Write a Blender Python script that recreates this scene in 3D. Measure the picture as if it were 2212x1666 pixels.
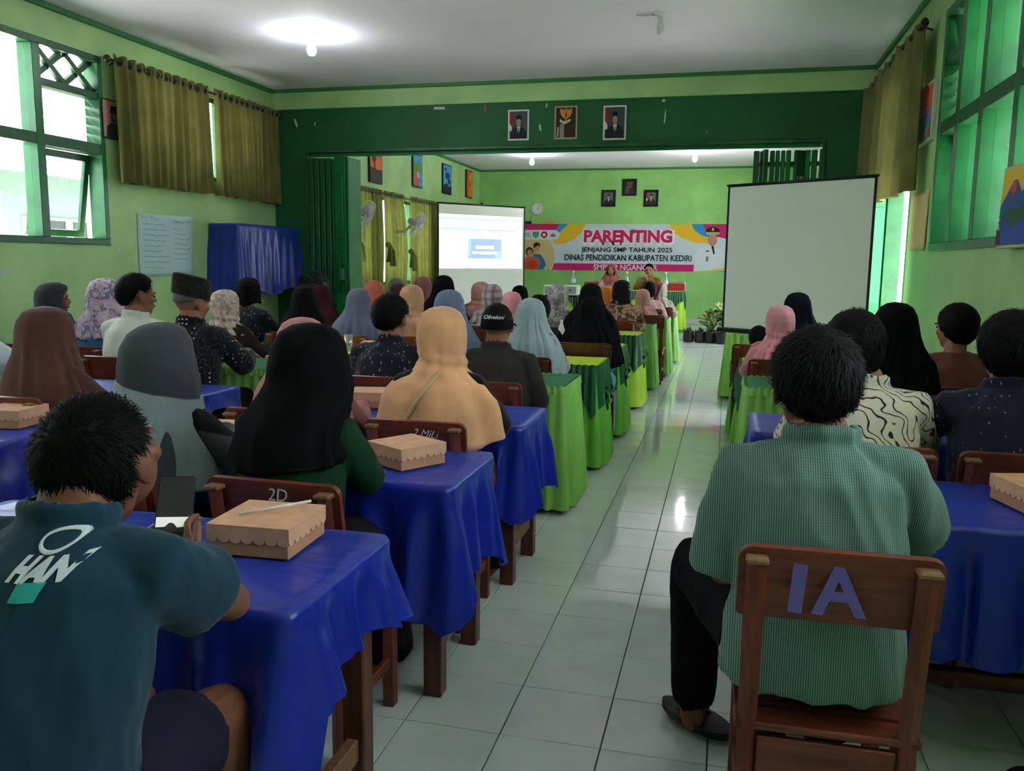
import bpy, bmesh, math, random
from mathutils import Vector, Matrix, noise, Euler
random.seed(7)
PI = math.pi
for o in list(bpy.data.objects): bpy.data.objects.remove(o)
SC = bpy.context.scene
C = SC.collection
# ---------------------------------------------------------------- camera
CAMH = 1.384
cam = bpy.data.cameras.new('camera'); cam.sensor_width = 36; cam.lens = 29.892; cam.clip_start = .05; cam.clip_end = 300
camo = bpy.data.objects.new('camera', cam); C.objects.link(camo)
_r = Vector((.969986, .242877, .011746)); _u = Vector((-.045957, .135676, .989687)); _f = Vector((-.238778, .960522, -.142766))
camo.matrix_world = Matrix(((_r.x, _u.x, -_f.x, 0), (_r.y, _u.y, -_f.y, 0), (_r.z, _u.z, -_f.z, CAMH), (0, 0, 0, 1)))
SC.camera = camo
# ---------------------------------------------------------------- world, daylight, exposure
SKY_STRENGTH = 7.0
BULB_STRENGTH = 120.0
EXPOSURE = 0.86
w = bpy.data.worlds.new('overcast_sky'); SC.world = w; w.use_nodes = True
_b = w.node_tree.nodes['Background']; _b.inputs[0].default_value = (.85, .93, 1.06, 1); _b.inputs[1].default_value = SKY_STRENGTH
SC.view_settings.view_transform = 'Standard'; SC.view_settings.look = 'None'
SC.view_settings.gamma = 1; SC.view_settings.use_curve_mapping = False; SC.view_settings.exposure = EXPOSURE
sun = bpy.data.lights.new('hazy_sun', 'SUN'); sun.energy = 45; sun.angle = .25; sun.color = (1, .985, .97)
suno = bpy.data.objects.new('hazy_sun', sun); C.objects.link(suno); suno.rotation_euler = (.25, .12, 0)
def portal(loc, sx, sy, rot):
    l = bpy.data.lights.new('window_portal', 'AREA'); l.shape = 'RECTANGLE'; l.size = sx; l.size_y = sy; l.cycles.is_portal = True
    o = bpy.data.objects.new('window_portal', l); C.objects.link(o); o.location = loc; o.rotation_euler = rot
L_, R_, P_, H_, F_, B_ = -5.457, 1.402, 9.703, 3.425, 18.72, -.75
def portal_left(y0, y1, z0, z1): portal((L_ - .2, (y0+y1)/2, (z0+z1)/2), z1-z0, y1-y0, (0, -PI/2, 0))
def portal_right(y0, y1, z0, z1): portal((R_ + .2, (y0+y1)/2, (z0+z1)/2), z1-z0, y1-y0, (0, PI/2, 0))
# openings in the side walls, nearest pair added for foreground light (y0,y1,z0,z1)
LEFT_OPEN = [(.6, 2.95, 1.5, 3.14), (4.42, 6.72, 1.5, 3.14), (7.15, 9.35, 2.22, 3.10), (10.55, 12.5, 1.0, 2.42), (12.9, 15.2, 1.0, 2.42)]
RIGHT_OPEN = [(.6, 2.95, 1.5, 3.14), (4.3, 6.70, 1.5, 3.14), (7.52, 8.62, 0.0, 2.9), (10.6, 12.8, 1.1, 2.6), (13.2, 14.6, 1.1, 2.6), (15.0, 16.0, 0.0, 2.6)]
for q in LEFT_OPEN: portal_left(*q)
for q in RIGHT_OPEN: portal_right(*q)
# ---------------------------------------------------------------- helpers
def lin(c):
    return tuple((x/255/12.92 if x/255 <= .04045 else ((x/255+.055)/1.055)**2.4) for x in c)
MATS = {}
def newmat(name):
    m = bpy.data.materials.new(name); m.use_nodes = True; MATS[name] = m
    return m, m.node_tree, m.node_tree.nodes['Principled BSDF']
def N(nt, t, **kw):
    n = nt.nodes.new(t)
    for k, v in kw.items():
        if k.startswith('i_'):
            key = k[2:]; n.inputs[int(key) if key.isdigit() else key.replace('_', ' ')].default_value = v
        else: setattr(n, k, v)
    return n
def ramp(nt, fac, stops, interp='LINEAR'):
    n = nt.nodes.new('ShaderNodeValToRGB'); n.color_ramp.interpolation = interp
    e = n.color_ramp.elements
    while len(e) > 1: e.remove(e[-1])
    e[0].position = stops[0][0]; e[0].color = stops[0][1]
    for p, c in stops[1:]:
        x = e.new(p); x.color = c
    nt.links.new(fac, n.inputs[0]); return n.outputs[0]
def col4(c): return lin(c) + (1,)
def mix(nt, fac, a, b):
    n = nt.nodes.new('ShaderNodeMix'); n.data_type = 'RGBA'
    for s, v in ((0, fac), (6, a), (7, b)):
        if hasattr(v, 'is_output'): nt.links.new(v, n.inputs[s])
        else: n.inputs[s].default_value = v
    return n.outputs[2]
def coords(nt, kind='Object', scale=(1, 1, 1), rot=(0, 0, 0)):
    t = nt.nodes.new('ShaderNodeTexCoord'); m = nt.nodes.new('ShaderNodeMapping')
    m.inputs['Scale'].default_value = scale; m.inputs['Rotation'].default_value = rot
    nt.links.new(t.outputs[kind], m.inputs[0]); return m.outputs[0]
def noise_tex(nt, vec, scale, detail=3, rough=.5):
    n = N(nt, 'ShaderNodeTexNoise'); n.inputs['Scale'].default_value = scale; n.inputs['Detail'].default_value = detail; n.inputs['Roughness'].default_value = rough
    nt.links.new(vec, n.inputs['Vector']); return n.outputs['Fac']
def bump(nt, bs, h, strength=.3, dist=.01):
    b = nt.nodes.new('ShaderNodeBump'); b.inputs['Strength'].default_value = strength; b.inputs['Distance'].default_value = dist
    nt.links.new(h, b.inputs['Height']); nt.links.new(b.outputs[0], bs.inputs['Normal'])
def simple(name, c, rough=.6, spec=.5, metal=0, var=0, vscale=8, bumps=0, bscale=60, coat=0, sheen=0):
    if name in MATS: return MATS[name]
    m, nt, b = newmat(name)
    b.inputs['Roughness'].default_value = rough; b.inputs['Specular IOR Level'].default_value = spec; b.inputs['Metallic'].default_value = metal
    b.inputs['Coat Weight'].default_value = coat; b.inputs['Sheen Weight'].default_value = sheen
    b.inputs['Base Color'].default_value = col4(c)
    if var or bumps:
        v = coords(nt)
        if var:
            f = noise_tex(nt, v, vscale, 4)
            d = tuple(max(0, x*(1-var)) for x in c); l = tuple(min(255, x*(1+var)) for x in c)
            nt.links.new(ramp(nt, f, [(.3, col4(d)), (.7, col4(l))]), b.inputs['Base Color'])
        if bumps:
            bump(nt, b, noise_tex(nt, v, bscale, 3), bumps, .01)
    return m
def emis(name, c, s):
    m, nt, b = newmat(name); b.inputs['Base Color'].default_value = (.8, .8, .8, 1)
    b.inputs['Emission Color'].default_value = col4(c); b.inputs['Emission Strength'].default_value = s; return m
def cloth(name, c, rough=.85, weave=500, var=.10, sheen=.15, fold=.25):
    if name in MATS: return MATS[name]
    m, nt, b = newmat(name); v = coords(nt)
    b.inputs['Roughness'].default_value = rough; b.inputs['Specular IOR Level'].default_value = .2; b.inputs['Sheen Weight'].default_value = sheen if max(c) > 60 else 0
    b.inputs['Sheen Roughness'].default_value = .5
    if max(c) <= 60: b.inputs['Specular IOR Level'].default_value = .08
    f = noise_tex(nt, v, 6, 4)
    nt.links.new(ramp(nt, f, [(.3, col4(tuple(x*(1-var) for x in c))), (.7, col4(tuple(min(255, x*(1+var)) for x in c)))]), b.inputs['Base Color'])
    n1 = noise_tex(nt, coords(nt, scale=(1.5, 1.5, .45)), 16, 3)
    bump(nt, b, n1, fold, .012)
    return m
def wood(name, c1, c2, rough=.4, axis=2, scale=3):
    if name in MATS: return MATS[name]
    m, nt, b = newmat(name); s = [14*scale]*3; s[axis] = 1.2*scale
    f = noise_tex(nt, coords(nt, scale=tuple(s)), 1.0, 5, .6)
    nt.links.new(ramp(nt, f, [(.3, col4(c1)), (.68, col4(c2))]), b.inputs['Base Color'])
    b.inputs['Roughness'].default_value = rough; b.inputs['Specular IOR Level'].default_value = .45
    bump(nt, b, f, .15, .003)
    return m
def glassy(name, tint=(1, 1, 1), gloss=.12, rough=.02, alpha=None):
    if name in MATS: return MATS[name]
    m = bpy.data.materials.new(name); m.use_nodes = True; MATS[name] = m; nt = m.node_tree; nt.nodes.clear()
    o = nt.nodes.new('ShaderNodeOutputMaterial'); t = nt.nodes.new('ShaderNodeBsdfTransparent'); g = nt.nodes.new('ShaderNodeBsdfGlossy'); x = nt.nodes.new('ShaderNodeMixShader')
    t.inputs[0].default_value = tint + (1,); g.inputs['Roughness'].default_value = rough; x.inputs[0].default_value = gloss
    nt.links.new(t.outputs[0], x.inputs[1]); nt.links.new(g.outputs[0], x.inputs[2]); nt.links.new(x.outputs[0], o.inputs[0]); return m

def link(name, me, m=None, parent=None, loc=(0, 0, 0), rot=(0, 0, 0), scale=None):
    o = bpy.data.objects.new(name, me); C.objects.link(o)
    if m is not None:
        if me.materials:
            if me.materials[0] is not m:
                o.material_slots[0].link = 'OBJECT'; o.material_slots[0].material = m
        else: me.materials.append(m)
    o.location = loc; o.rotation_euler = rot
    if scale: o.scale = scale if hasattr(scale, '__len__') else (scale,)*3
    if parent: o.parent = parent
    return o
def tag(o, label=None, cat=None, group=None, kind=None):
    if label: o['label'] = label
    if cat: o['category'] = cat
    if group: o['group'] = group
    if kind: o['kind'] = kind
    return o
def thing(name, label, cat, loc=(0, 0, 0), rz=0, group=None, scale=None):
    o = bpy.data.objects.new(name, None); C.objects.link(o); o.empty_display_size = .1
    o.location = loc; o.rotation_euler = (0, 0, rz)
    if scale: o.scale = (scale,)*3
    return tag(o, label, cat, group)
def copy_tree(o, parent=None, loc=None, rz=None):
    c = o.copy(); C.objects.link(c); c.parent = parent
    if loc is not None: c.location = loc
    if rz is not None: c.rotation_euler = (0, 0, rz)
    for ch in o.children: copy_tree(ch, c)
    return c
def mesh_from(bm, name='mesh', smooth=True, m=None):
    me = bpy.data.meshes.new(name); bm.to_mesh(me); bm.free()
    if smooth:
        for p in me.polygons: p.use_smooth = len(p.vertices) < 5
    if m: me.materials.append(m)
    return me
def pydata(vs, fs, smooth=True, name='mesh'):
    me = bpy.data.meshes.new(name); me.from_pydata([tuple(v) for v in vs], [], fs); me.update()
    if smooth:
        for p in me.polygons: p.use_smooth = True
    return me
def bx(bm, x0, x1, y0, y1, z0, z1, M=None):
    vs = [Vector((x, y, z)) for x in (x0, x1) for y in (y0, y1) for z in (z0, z1)]
    if M is not None: vs = [M @ v for v in vs]
    v = [bm.verts.new(q) for q in vs]
    for f in ((0, 1, 3, 2), (4, 6, 7, 5), (0, 4, 5, 1), (2, 3, 7, 6), (0, 2, 6, 4), (1, 5, 7, 3)): bm.faces.new([v[i] for i in f])
    return v
BOXC = {}
def box_mesh(sx, sy, sz, bev=.004, seg=1):
    k = (round(sx, 4), round(sy, 4), round(sz, 4), bev, seg)
    if k in BOXC: return BOXC[k]
    bm = bmesh.new(); bx(bm, -sx/2, sx/2, -sy/2, sy/2, -sz/2, sz/2)
    if bev: bmesh.ops.bevel(bm, geom=bm.edges[:], offset=min(bev, sx*.45, sy*.45, sz*.45), segments=seg, affect='EDGES')
    BOXC[k] = mesh_from(bm, 'box', smooth=False); return BOXC[k]
def box(name, x0, x1, y0, y1, z0, z1, m, parent=None, bev=.004, rot=(0, 0, 0), seg=1):
    me = box_mesh(abs(x1-x0), abs(y1-y0), abs(z1-z0), bev, seg)
    return link(name, me, m, parent, ((x0+x1)/2, (y0+y1)/2, (z0+z1)/2), rot)
def frame(d, side=None):
    d = d.normalized()
    s = side if side is not None else (Vector((1, 0, 0)) if abs(d.x) < .9 else Vector((0, 1, 0)))
    a = (s - d*s.dot(d)).normalized(); return a, d.cross(a)
def tube(bm, pts, radii, n=12, side=None, cap=True, closed=False):
    pts = [Vector(p) for p in pts]; rings = []; prev = None
    for i, p in enumerate(pts):
        if closed: d = pts[(i+1) % len(pts)] - pts[i-1]
        else: d = pts[min(i+1, len(pts)-1)] - pts[max(i-1, 0)]
        a, b = frame(d, side if side is not None else prev)
        if side is None: prev = a
        r = radii[i] if hasattr(radii, '__len__') else radii
        ra, rb = r if hasattr(r, '__len__') else (r, r)
        rings.append([bm.verts.new(p + a*ra*math.cos(t) + b*rb*math.sin(t)) for t in (2*PI*k/n for k in range(n))])
    m = len(rings)
    for i in range(m if closed else m-1):
        A, B = rings[i], rings[(i+1) % m]
        for k in range(n): bm.faces.new((A[k], A[(k+1) % n], B[(k+1) % n], B[k]))
    if cap and not closed:
        bm.faces.new(list(reversed(rings[0]))); bm.faces.new(rings[-1])
    return rings
def tube_mesh(pts, radii, n=10, **k):
    bm = bmesh.new(); tube(bm, pts, radii, n, **k); bmesh.ops.recalc_face_normals(bm, faces=bm.faces[:]); return mesh_from(bm)
def lathe(bm, prof, n=24, M=None, cap=True):
    rings = []
    for r, z in prof:
        rings.append([bm.verts.new((M or Matrix()) @ Vector((r*math.cos(2*PI*k/n), r*math.sin(2*PI*k/n), z))) for k in range(n)])
    for A, B in zip(rings, rings[1:]):
        for k in range(n): bm.faces.new((A[k], A[(k+1) % n], B[(k+1) % n], B[k]))
    if cap:
        bm.faces.new(list(reversed(rings[0]))); bm.faces.new(rings[-1])
def lathe_mesh(prof, n=24, **k):
    bm = bmesh.new(); lathe(bm, prof, n, **k); bmesh.ops.recalc_face_normals(bm, faces=bm.faces[:]); return mesh_from(bm)
def ell(bm, c, r, M=None, sub=3):
    T = Matrix.Translation(Vector(c)) @ (M.to_4x4() if M is not None else Matrix()) @ Matrix.Diagonal((r[0], r[1], r[2], 1))
    bmesh.ops.create_icosphere(bm, subdivisions=sub, radius=1, matrix=T)
def poly_prism(pts, t, smooth=False):
    """2-D outline (x,z) extruded in y from 0 to t"""
    n = len(pts); vs = [(x, 0, z) for x, z in pts] + [(x, t, z) for x, z in pts]
    fs = [list(range(n)), list(range(2*n-1, n-1, -1))] + [[i, i+n, (i+1) % n+n, (i+1) % n] for i in range(n)]
    me = pydata(vs, fs, smooth); bm = bmesh.new(); bm.from_mesh(me); bmesh.ops.recalc_face_normals(bm, faces=bm.faces[:]); bm.to_mesh(me); bm.free(); return me
def grid(nu, nv, f, closeu=False, smooth=True):
    vs = [f(i, j) for j in range(nv) for i in range(nu)]; fs = []
    for j in range(nv-1):
        for i in range(nu if closeu else nu-1):
            a = j*nu+i; b = j*nu+(i+1) % nu; fs.append((a, b, b+nu, a+nu))
    return pydata(vs, fs, smooth)
def solid(o, t=.004, off=0):
    s = o.modifiers.new('thickness', 'SOLIDIFY'); s.thickness = t; s.offset = off; return o
def evaluated(o):
    bpy.context.view_layer.update(); dg = bpy.context.evaluated_depsgraph_get()
    me = bpy.data.meshes.new_from_object(o.evaluated_get(dg)); return me
def text_mesh(body, size=.1, bold=0, extrude=.0008, shear=0, spacing=1, align='CENTER'):
    cu = bpy.data.curves.new('text', 'FONT'); cu.body = body; cu.size = size; cu.offset = bold; cu.extrude = extrude; cu.shear = shear; cu.space_character = spacing
    cu.align_x = align; cu.align_y = 'CENTER'; cu.resolution_u = 3
    o = bpy.data.objects.new('text', cu); C.objects.link(o); me = evaluated(o); bpy.data.objects.remove(o); bpy.data.curves.remove(cu)
    me.materials.clear(); return me
def remesh(bm, voxel, smooth_it=2, fac=.5):
    bmesh.ops.recalc_face_normals(bm, faces=bm.faces[:])
    me = mesh_from(bm); o = bpy.data.objects.new('tmp', me); C.objects.link(o)
    r = o.modifiers.new('r', 'REMESH'); r.mode = 'VOXEL'; r.voxel_size = voxel
    if smooth_it:
        s = o.modifiers.new('s', 'SMOOTH'); s.factor = fac; s.iterations = smooth_it
    out = evaluated(o); bpy.data.objects.remove(o); bpy.data.meshes.remove(me)
    for p in out.polygons: p.use_smooth = True
    return out
def sstep(a, b, x):
    t = max(0, min(1, (x-a)/(b-a))) if a != b else float(x > a); return t*t*(3-2*t)
# ================================================================ surfaces
def wall_paint(name, c, chips=None, dirt=.12):
    m, nt, b = newmat(name); v = coords(nt)
    f = noise_tex(nt, v, 1.3, 5, .6)
    base = ramp(nt, f, [(.25, col4(tuple(x*(1-dirt) for x in c))), (.75, col4(tuple(min(255, x*(1+dirt*.6)) for x in c)))])
    if chips:
        n = noise_tex(nt, coords(nt, scale=(9, 9, 5)), 1.0, 3, .55)
        k = ramp(nt, n, [(.745, (0, 0, 0, 1)), (.76, (1, 1, 1, 1))])
        base = mix(nt, k, base, col4(chips))
    nt.links.new(base, b.inputs['Base Color']); b.inputs['Roughness'].default_value = .55; b.inputs['Specular IOR Level'].default_value = .35
    bump(nt, b, noise_tex(nt, v, 25, 4), .12, .01); return m
M_WALL = wall_paint('light_green_wall_paint', (168, 205, 142))
M_WALL2 = wall_paint('fresh_green_wall_paint', (150, 205, 122))
M_DKWALL = wall_paint('dark_green_wall_paint', (24, 92, 50), chips=(130, 165, 140))
M_CEIL = simple('white_ceiling_board', (240, 235, 252), .8, .2, var=.02, vscale=.8)
M_GROUT = simple('dark_grout', (70, 72, 68), .9)
def tile_mat():
    m, nt, b = newmat('glazed_floor_tile')
    oi = nt.nodes.new('ShaderNodeObjectInfo'); v = coords(nt, 'Generated', (1, 1, 1))
    f = noise_tex(nt, coords(nt, 'Object', (1, 1, 1)), 5, 4)
    c = ramp(nt, f, [(.2, col4((214, 221, 216))), (.8, col4((230, 234, 230)))])
    nt.links.new(c, b.inputs['Base Color']); r = ramp(nt, f, [(.3, (.035,)*3+(1,)), (.7, (.10,)*3+(1,))]); nt.links.new(r, b.inputs['Roughness'])
    b.inputs['Specular IOR Level'].default_value = .75
    return m
M_TILE = tile_mat()
M_GREENFRAME = simple('glossy_green_frame_paint', (18, 98, 46), .35, .5, var=.12, vscale=5)
M_DKFRAME = simple('dark_green_frame_paint', (22, 82, 48), .4, .5, var=.15, vscale=7)
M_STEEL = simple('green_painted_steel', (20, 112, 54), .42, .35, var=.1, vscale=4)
M_GLASS = glassy('window_glass', (.93, .97, .95), .10, .01)
M_LOUVRE = glassy('frosted_louvre_glass', (.55, .62, .55), .25, .25)

def wall(name, axis, t0, t1, u0, u1, z0, z1, holes, m, kind='structure'):
    """wall slab normal to x ('x') or y ('y') with rectangular openings, one mesh"""
    us = sorted({u0, u1, *[h[0] for h in holes], *[h[1] for h in holes]}); zs = sorted({z0, z1, *[h[2] for h in holes], *[h[3] for h in holes]})
    us = [u for u in us if u0 <= u <= u1]; zs = [z for z in zs if z0 <= z <= z1]
    bm = bmesh.new()
    def solidc(i, j):
        if i < 0 or j < 0 or i >= len(us)-1 or j >= len(zs)-1: return False
        uc, zc = (us[i]+us[i+1])/2, (zs[j]+zs[j+1])/2
        return not any(h[0] < uc < h[1] and h[2] < zc < h[3] for h in holes)
    def q(*p):
        bm.faces.new([bm.verts.new((t, u, z) if axis == 'x' else (u, t, z)) for t, u, z in p])
    for i in range(len(us)-1):
        for j in range(len(zs)-1):
            if not solidc(i, j): continue
            a, b, c, d = us[i], us[i+1], zs[j], zs[j+1]
            q((t0, a, c), (t0, b, c), (t0, b, d), (t0, a, d)); q((t1, a, c), (t1, a, d), (t1, b, d), (t1, b, c))
            if not solidc(i-1, j): q((t0, a, c), (t0, a, d), (t1, a, d), (t1, a, c))
            if not solidc(i+1, j): q((t0, b, c), (t1, b, c), (t1, b, d), (t0, b, d))
            if not solidc(i, j-1): q((t0, a, c), (t1, a, c), (t1, b, c), (t0, b, c))
            if not solidc(i, j+1): q((t0, a, d), (t0, b, d), (t1, b, d), (t1, a, d))
    bmesh.ops.remove_doubles(bm, verts=bm.verts[:], dist=1e-5); bmesh.ops.recalc_face_normals(bm, faces=bm.faces[:])
    o = link(name, mesh_from(bm, smooth=False), m); o['kind'] = kind; return o
# ---------------------------------------------------------------- floor with tiles
floor = box('floor', L_-.15, R_+.15, B_-.15, F_+.15, -.12, -.006, M_GROUT, bev=0); floor['kind'] = 'structure'
TX, TY, TS = -.8912, 2.2753, .30
tile_me = box_mesh(.2965, .2965, .02, .0015)
fx, fy, fz = floor.location
single = set()
for j in range(-4, 46):
    y = TY + j*TS
    ks = [-1, 0, 1, 2, 3] if y < 4.6 else [0, 1, 2, 3] if y < 13.2 else [0, 1, 2, 3]
    if y > 14.9: ks = [0, 1, 2, 3]
    for k in ks: single.add((k, j))
for k, j in sorted(single):
    o = link('tile', tile_me, M_TILE, floor, (TX+(k+.5)*TS-fx, TY+(j+.5)*TS-fy, -.01+random.uniform(-.0006, .0004)-fz), (random.uniform(-.0012, .0012), random.uniform(-.0012, .0012), 0))
bm = bmesh.new(); g = .00175
for k in range(-16, 9):
    for j in range(-11, 56):
        if (k, j) in single: continue
        x0, x1, y0, y1 = TX+k*TS+g, TX+(k+1)*TS-g, TY+j*TS+g, TY+(j+1)*TS-g
        x0, x1, y0, y1 = max(x0, L_), min(x1, R_), max(y0, B_), min(y1, F_)
        if x1-x0 > .02 and y1-y0 > .02: bx(bm, x0-fx, x1-fx, y0-fy, y1-fy, -.02-fz, random.uniform(-.0008, .0002)-fz)
o = link('tile_field', mesh_from(bm, smooth=False), M_TILE, floor); o['kind'] = 'stuff'
# ---------------------------------------------------------------- ceiling, walls, trims
box('ceiling', L_-.15, R_+.15, B_-.15, F_+.15, H_, H_+.12, M_CEIL, bev=0)['kind'] = 'structure'
wall('wall_left', 'x', L_-.15, L_, B_-.15, F_+.15, 0, H_, LEFT_OPEN, M_WALL)
wall('wall_right', 'x', R_, R_+.15, B_-.15, F_+.15, 0, H_, RIGHT_OPEN, M_WALL)
wall('wall_back', 'y', B_-.15, B_, L_, R_, 0, H_, [], M_WALL)
wall('wall_far', 'y', F_, F_+.15, L_, R_, 0, H_, [], M_WALL2)
OPX0, OPX1, OPZ = -5.03, .95, 2.71
wall('wall_front', 'y', P_, P_+.15, L_, R_, 0, 3.19, [(OPX0, OPX1, 0, OPZ)], M_DKWALL)
box('trim_1', L_, R_, P_-.012, P_+.15, 3.19, H_, M_WALL, bev=.004)['kind'] = 'structure'
M_CORNICE = simple('green_cornice_paint', (44, 120, 62), .5)
for i, q in enumerate([(L_, L_+.03, B_, P_, H_-.045, H_), (R_-.03, R_, B_, P_, H_-.045, H_), (L_+.03, R_-.03, P_-.042, P_-.012, H_-.04, H_), (L_, L_+.03, P_+.15, F_, H_-.04, H_), (L_+.03, R_-.03, F_-.03, F_, H_-.04, H_)]):
    box('trim_%d' % (i+2), *q, M_CORNICE)['kind'] = 'structure'
# steel lining of the wide opening
lin_ = tag(bpy.data.objects.new('door_frame', None), kind='structure'); C.objects.link(lin_)
for q in [(OPX0, OPX1, P_-.02, P_+.17, OPZ-.035, OPZ), (OPX0, OPX0+.035, P_-.02, P_+.17, 0, OPZ-.035), (OPX1-.035, OPX1, P_-.02, P_+.17, 0, OPZ-.035)]:
    box('lining', *q, M_DKFRAME, lin_)
box('door_track', OPX0+.04, OPX1-.04, P_+.05, P_+.10, OPZ-.075, OPZ-.035, M_STEEL, lin_)
M_SKIRT = simple('pale_tile_skirting', (190, 205, 190), .25)
for i, q in enumerate([(L_, R_, F_-.012, F_, .12, .24), (R_-.012, R_, P_+.15, 14.9, 0, .1)]):
    box('baseboard_%s' % ('far', 'right')[i], *q, M_SKIRT)['kind'] = 'structure'
# low stage under the speakers' table
stage = box('floor_stage', L_, R_, 16.05, F_, 0, .12, M_TILE, bev=.006); stage['kind'] = 'structure'
# sticky tape remnants on the beam
M_TAPE = simple('old_paper_tape', (190, 200, 190), .7); M_RTAPE = simple('red_paper_strip', (170, 50, 45), .7)
for i, (x, z, ww, hh, rr, mm) in enumerate([(-5.15, 3.03, .03, .13, -.35, M_TAPE), (-3.32, 3.15, .13, .03, .03, M_TAPE), (-2.77, 3.135, .022, .075, 0, M_RTAPE), (-.75, 3.15, .045, .035, .1, M_TAPE), (-2.12, 2.9, .025, .09, -.2, M_TAPE), (-.73, 2.98, .018, .16, .08, M_TAPE), (-4.9, 3.02, .016, .05, .2, M_TAPE), (-2.05, 3.14, .02, .06, .1, M_TAPE)]):
    pts = [(ww*.5*math.cos(a)*random.uniform(.75, 1.15), hh*.5*math.sin(a)*random.uniform(.8, 1.1)) for a in [2*PI*k/9+.35 for k in range(9)]] if mm is M_TAPE and ww < .1 else [(-ww/2, -hh/2), (ww/2, -hh/2*.9), (ww/2, hh/2), (-ww/2, hh/2)]
    o = link('tape_remnant', poly_prism(pts, .0015), mm, None, (x, P_-.002, z), (0, rr, 0))
    tag(o, ['curled white paper scrap stuck on dark green beam near left curtain', 'wide strip of white tape at the top of the dark green beam', 'short red paper strip taped at top edge of dark green beam', 'square white tape patch right of the right portrait on beam', 'white torn scrap between left portrait and emblem poster', 'long flaky white paint scar right of the portraits', 'small white fleck beside the curled scrap on beam', 'white fleck above and left of the emblem poster'][i], 'paper scrap')

# ================================================================ windows
def stile(name, p, q0, q1, m, parent, **k): return box(name, *p, m, parent, **k)
def window(name, side, y0, y1, z0, z1, bays, dep=.14):
    """timber window set in a side wall; bays = list of (ya, yb, kind)"""
    xw = L_ if side < 0 else R_
    root = bpy.data.objects.new(name, None); C.objects.link(root); root.location = (xw, (y0+y1)/2, z0); root['kind'] = 'structure'
    ox, oy, oz = root.location
    def B(n, a, b, c, d, e, f, m, par=root, **k):   # depth a..b measured outwards from the inner wall face
        xa, xb = (xw - b, xw - a) if side < 0 else (xw + a, xw + b)
        par_off = Vector((ox, oy, oz)) if par is root else Vector((ox, oy, oz)) + par.location
        o = box(n, xa - par_off.x, xb - par_off.x, c - par_off.y, d - par_off.y, e - par_off.z, f - par_off.z, m, par, **k); return o
    t = .055
    B('window_frame', -.015, dep, y0, y1, z0, z0+t, M_DKFRAME); B('window_frame', -.015, dep, y0, y1, z1-t, z1, M_DKFRAME)
    B('window_frame', -.015, dep, y0, y0+t, z0+t, z1-t, M_GREENFRAME); B('window_frame', -.015, .14, y1-t, y1, z0+t, z1-t, M_GREENFRAME)
    zt = 2.34
    B('transom', -.01, dep-.01, y0+t, y1-t, zt-.045, zt+.045, M_DKFRAME)
    for i, (a, b, kind) in enumerate(bays):
        if i: B('mullion', -.012, dep-.005, a-.055, a+.03, z0+t, z1-t, M_GREENFRAME)
        a2, b2 = a+.03 if i else a+t, b-.055 if i < len(bays)-1 else b-t
        zl, zu = z0+t, z1-t
        if kind == 'vent':
            zv = 2.80
            B('vent_rail', .0, .12, a2, b2, zv-.03, zv+.03, M_DKFRAME)
            # lattice of crossed battens
            n = 2; wv = (b2-a2)/n; hv = zu-zv-.03
            for k in range(n):
                for s in (-1, 1):
                    me = box_mesh(.05, .045, math.hypot(wv, hv)-.03, .003)
                    xx = (xw-.07 if side < 0 else xw+.07) + s*.012
                    link('lattice_batten', me, M_DKFRAME, root, (xx-ox, a2+(k+.5)*wv-oy, zv+.03+hv/2-oz), (s*math.atan2(wv, hv), 0, 0))
            ns = 5; hz = (zv-.03-zt-.045)
            for k in range(ns):
                me = box_mesh(.10, b2-a2-.01, .006, .001)
                link('louvre_slat', me, M_LOUVRE, root, ((xw-.075 if side < 0 else xw+.075)-ox, (a2+b2)/2-oy, zt+.045+(k+.5)*hz/ns-oz), (0, side*-.75, 0))
        else:
            B('pane', .06, .065, a2, b2, zt+.045, zu, M_GLASS, bev=0)
        if kind == 'vent' or kind == 'sash':
            # casement hung at the top, pushed open at the bottom
            hs = zt-.045-zl-.01; ws = b2-a2-.01
            s = bpy.data.objects.new('casement_sash', None); C.objects.link(s); s.parent = root
            s.location = ((xw-.12 if side < 0 else xw+.12)-ox, (a2+b2)/2-oy, zt-.05-oz); s.rotation_euler = (0, .16*(1 if side < 0 else -1), 0)
            f = .06
            for q in [(-ws/2, ws/2, -f, 0), (-ws/2, ws/2, -hs, -hs+f), (-ws/2, -ws/2+f, -hs+f, -f), (ws/2-f, ws/2, -hs+f, -f)]:
                box('sash_rail', -.018, .018, q[0], q[1], q[2], q[3], M_DKFRAME, s)
            box('pane', -.003, .003, -ws/2+f, ws/2-f, -hs+f, -f, M_GLASS, s, bev=0)
        else:
            B('pane', .06, .065, a2, b2, zl, zt-.045, M_GLASS, bev=0)
    return root
window('window_1', -1, 4.42, 6.72, 1.5, 3.14, [(4.42, 5.2, 'fixed'), (5.2, 5.985, 'fixed'), (5.985, 6.72, 'vent')])
window('window_3', 1, 4.3, 6.70, 1.5, 3.14, [(4.3, 5.0, 'fixed'), (5.0, 5.65, 'fixed'), (5.65, 6.2, 'fixed'), (6.2, 6.70, 'vent')], .30)
window('added_window_8', -1, .6, 2.95, 1.5, 3.14, [(.6, 1.4, 'fixed'), (1.4, 2.2, 'fixed'), (2.2, 2.95, 'vent')])  # unseen window, added to bring daylight onto the front rows
window('added_window_9', 1, .6, 2.95, 1.5, 3.14, [(.6, 1.4, 'fixed'), (1.4, 2.2, 'fixed'), (2.2, 2.95, 'vent')])  # its unseen twin on the right, also added to brighten the foreground
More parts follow.
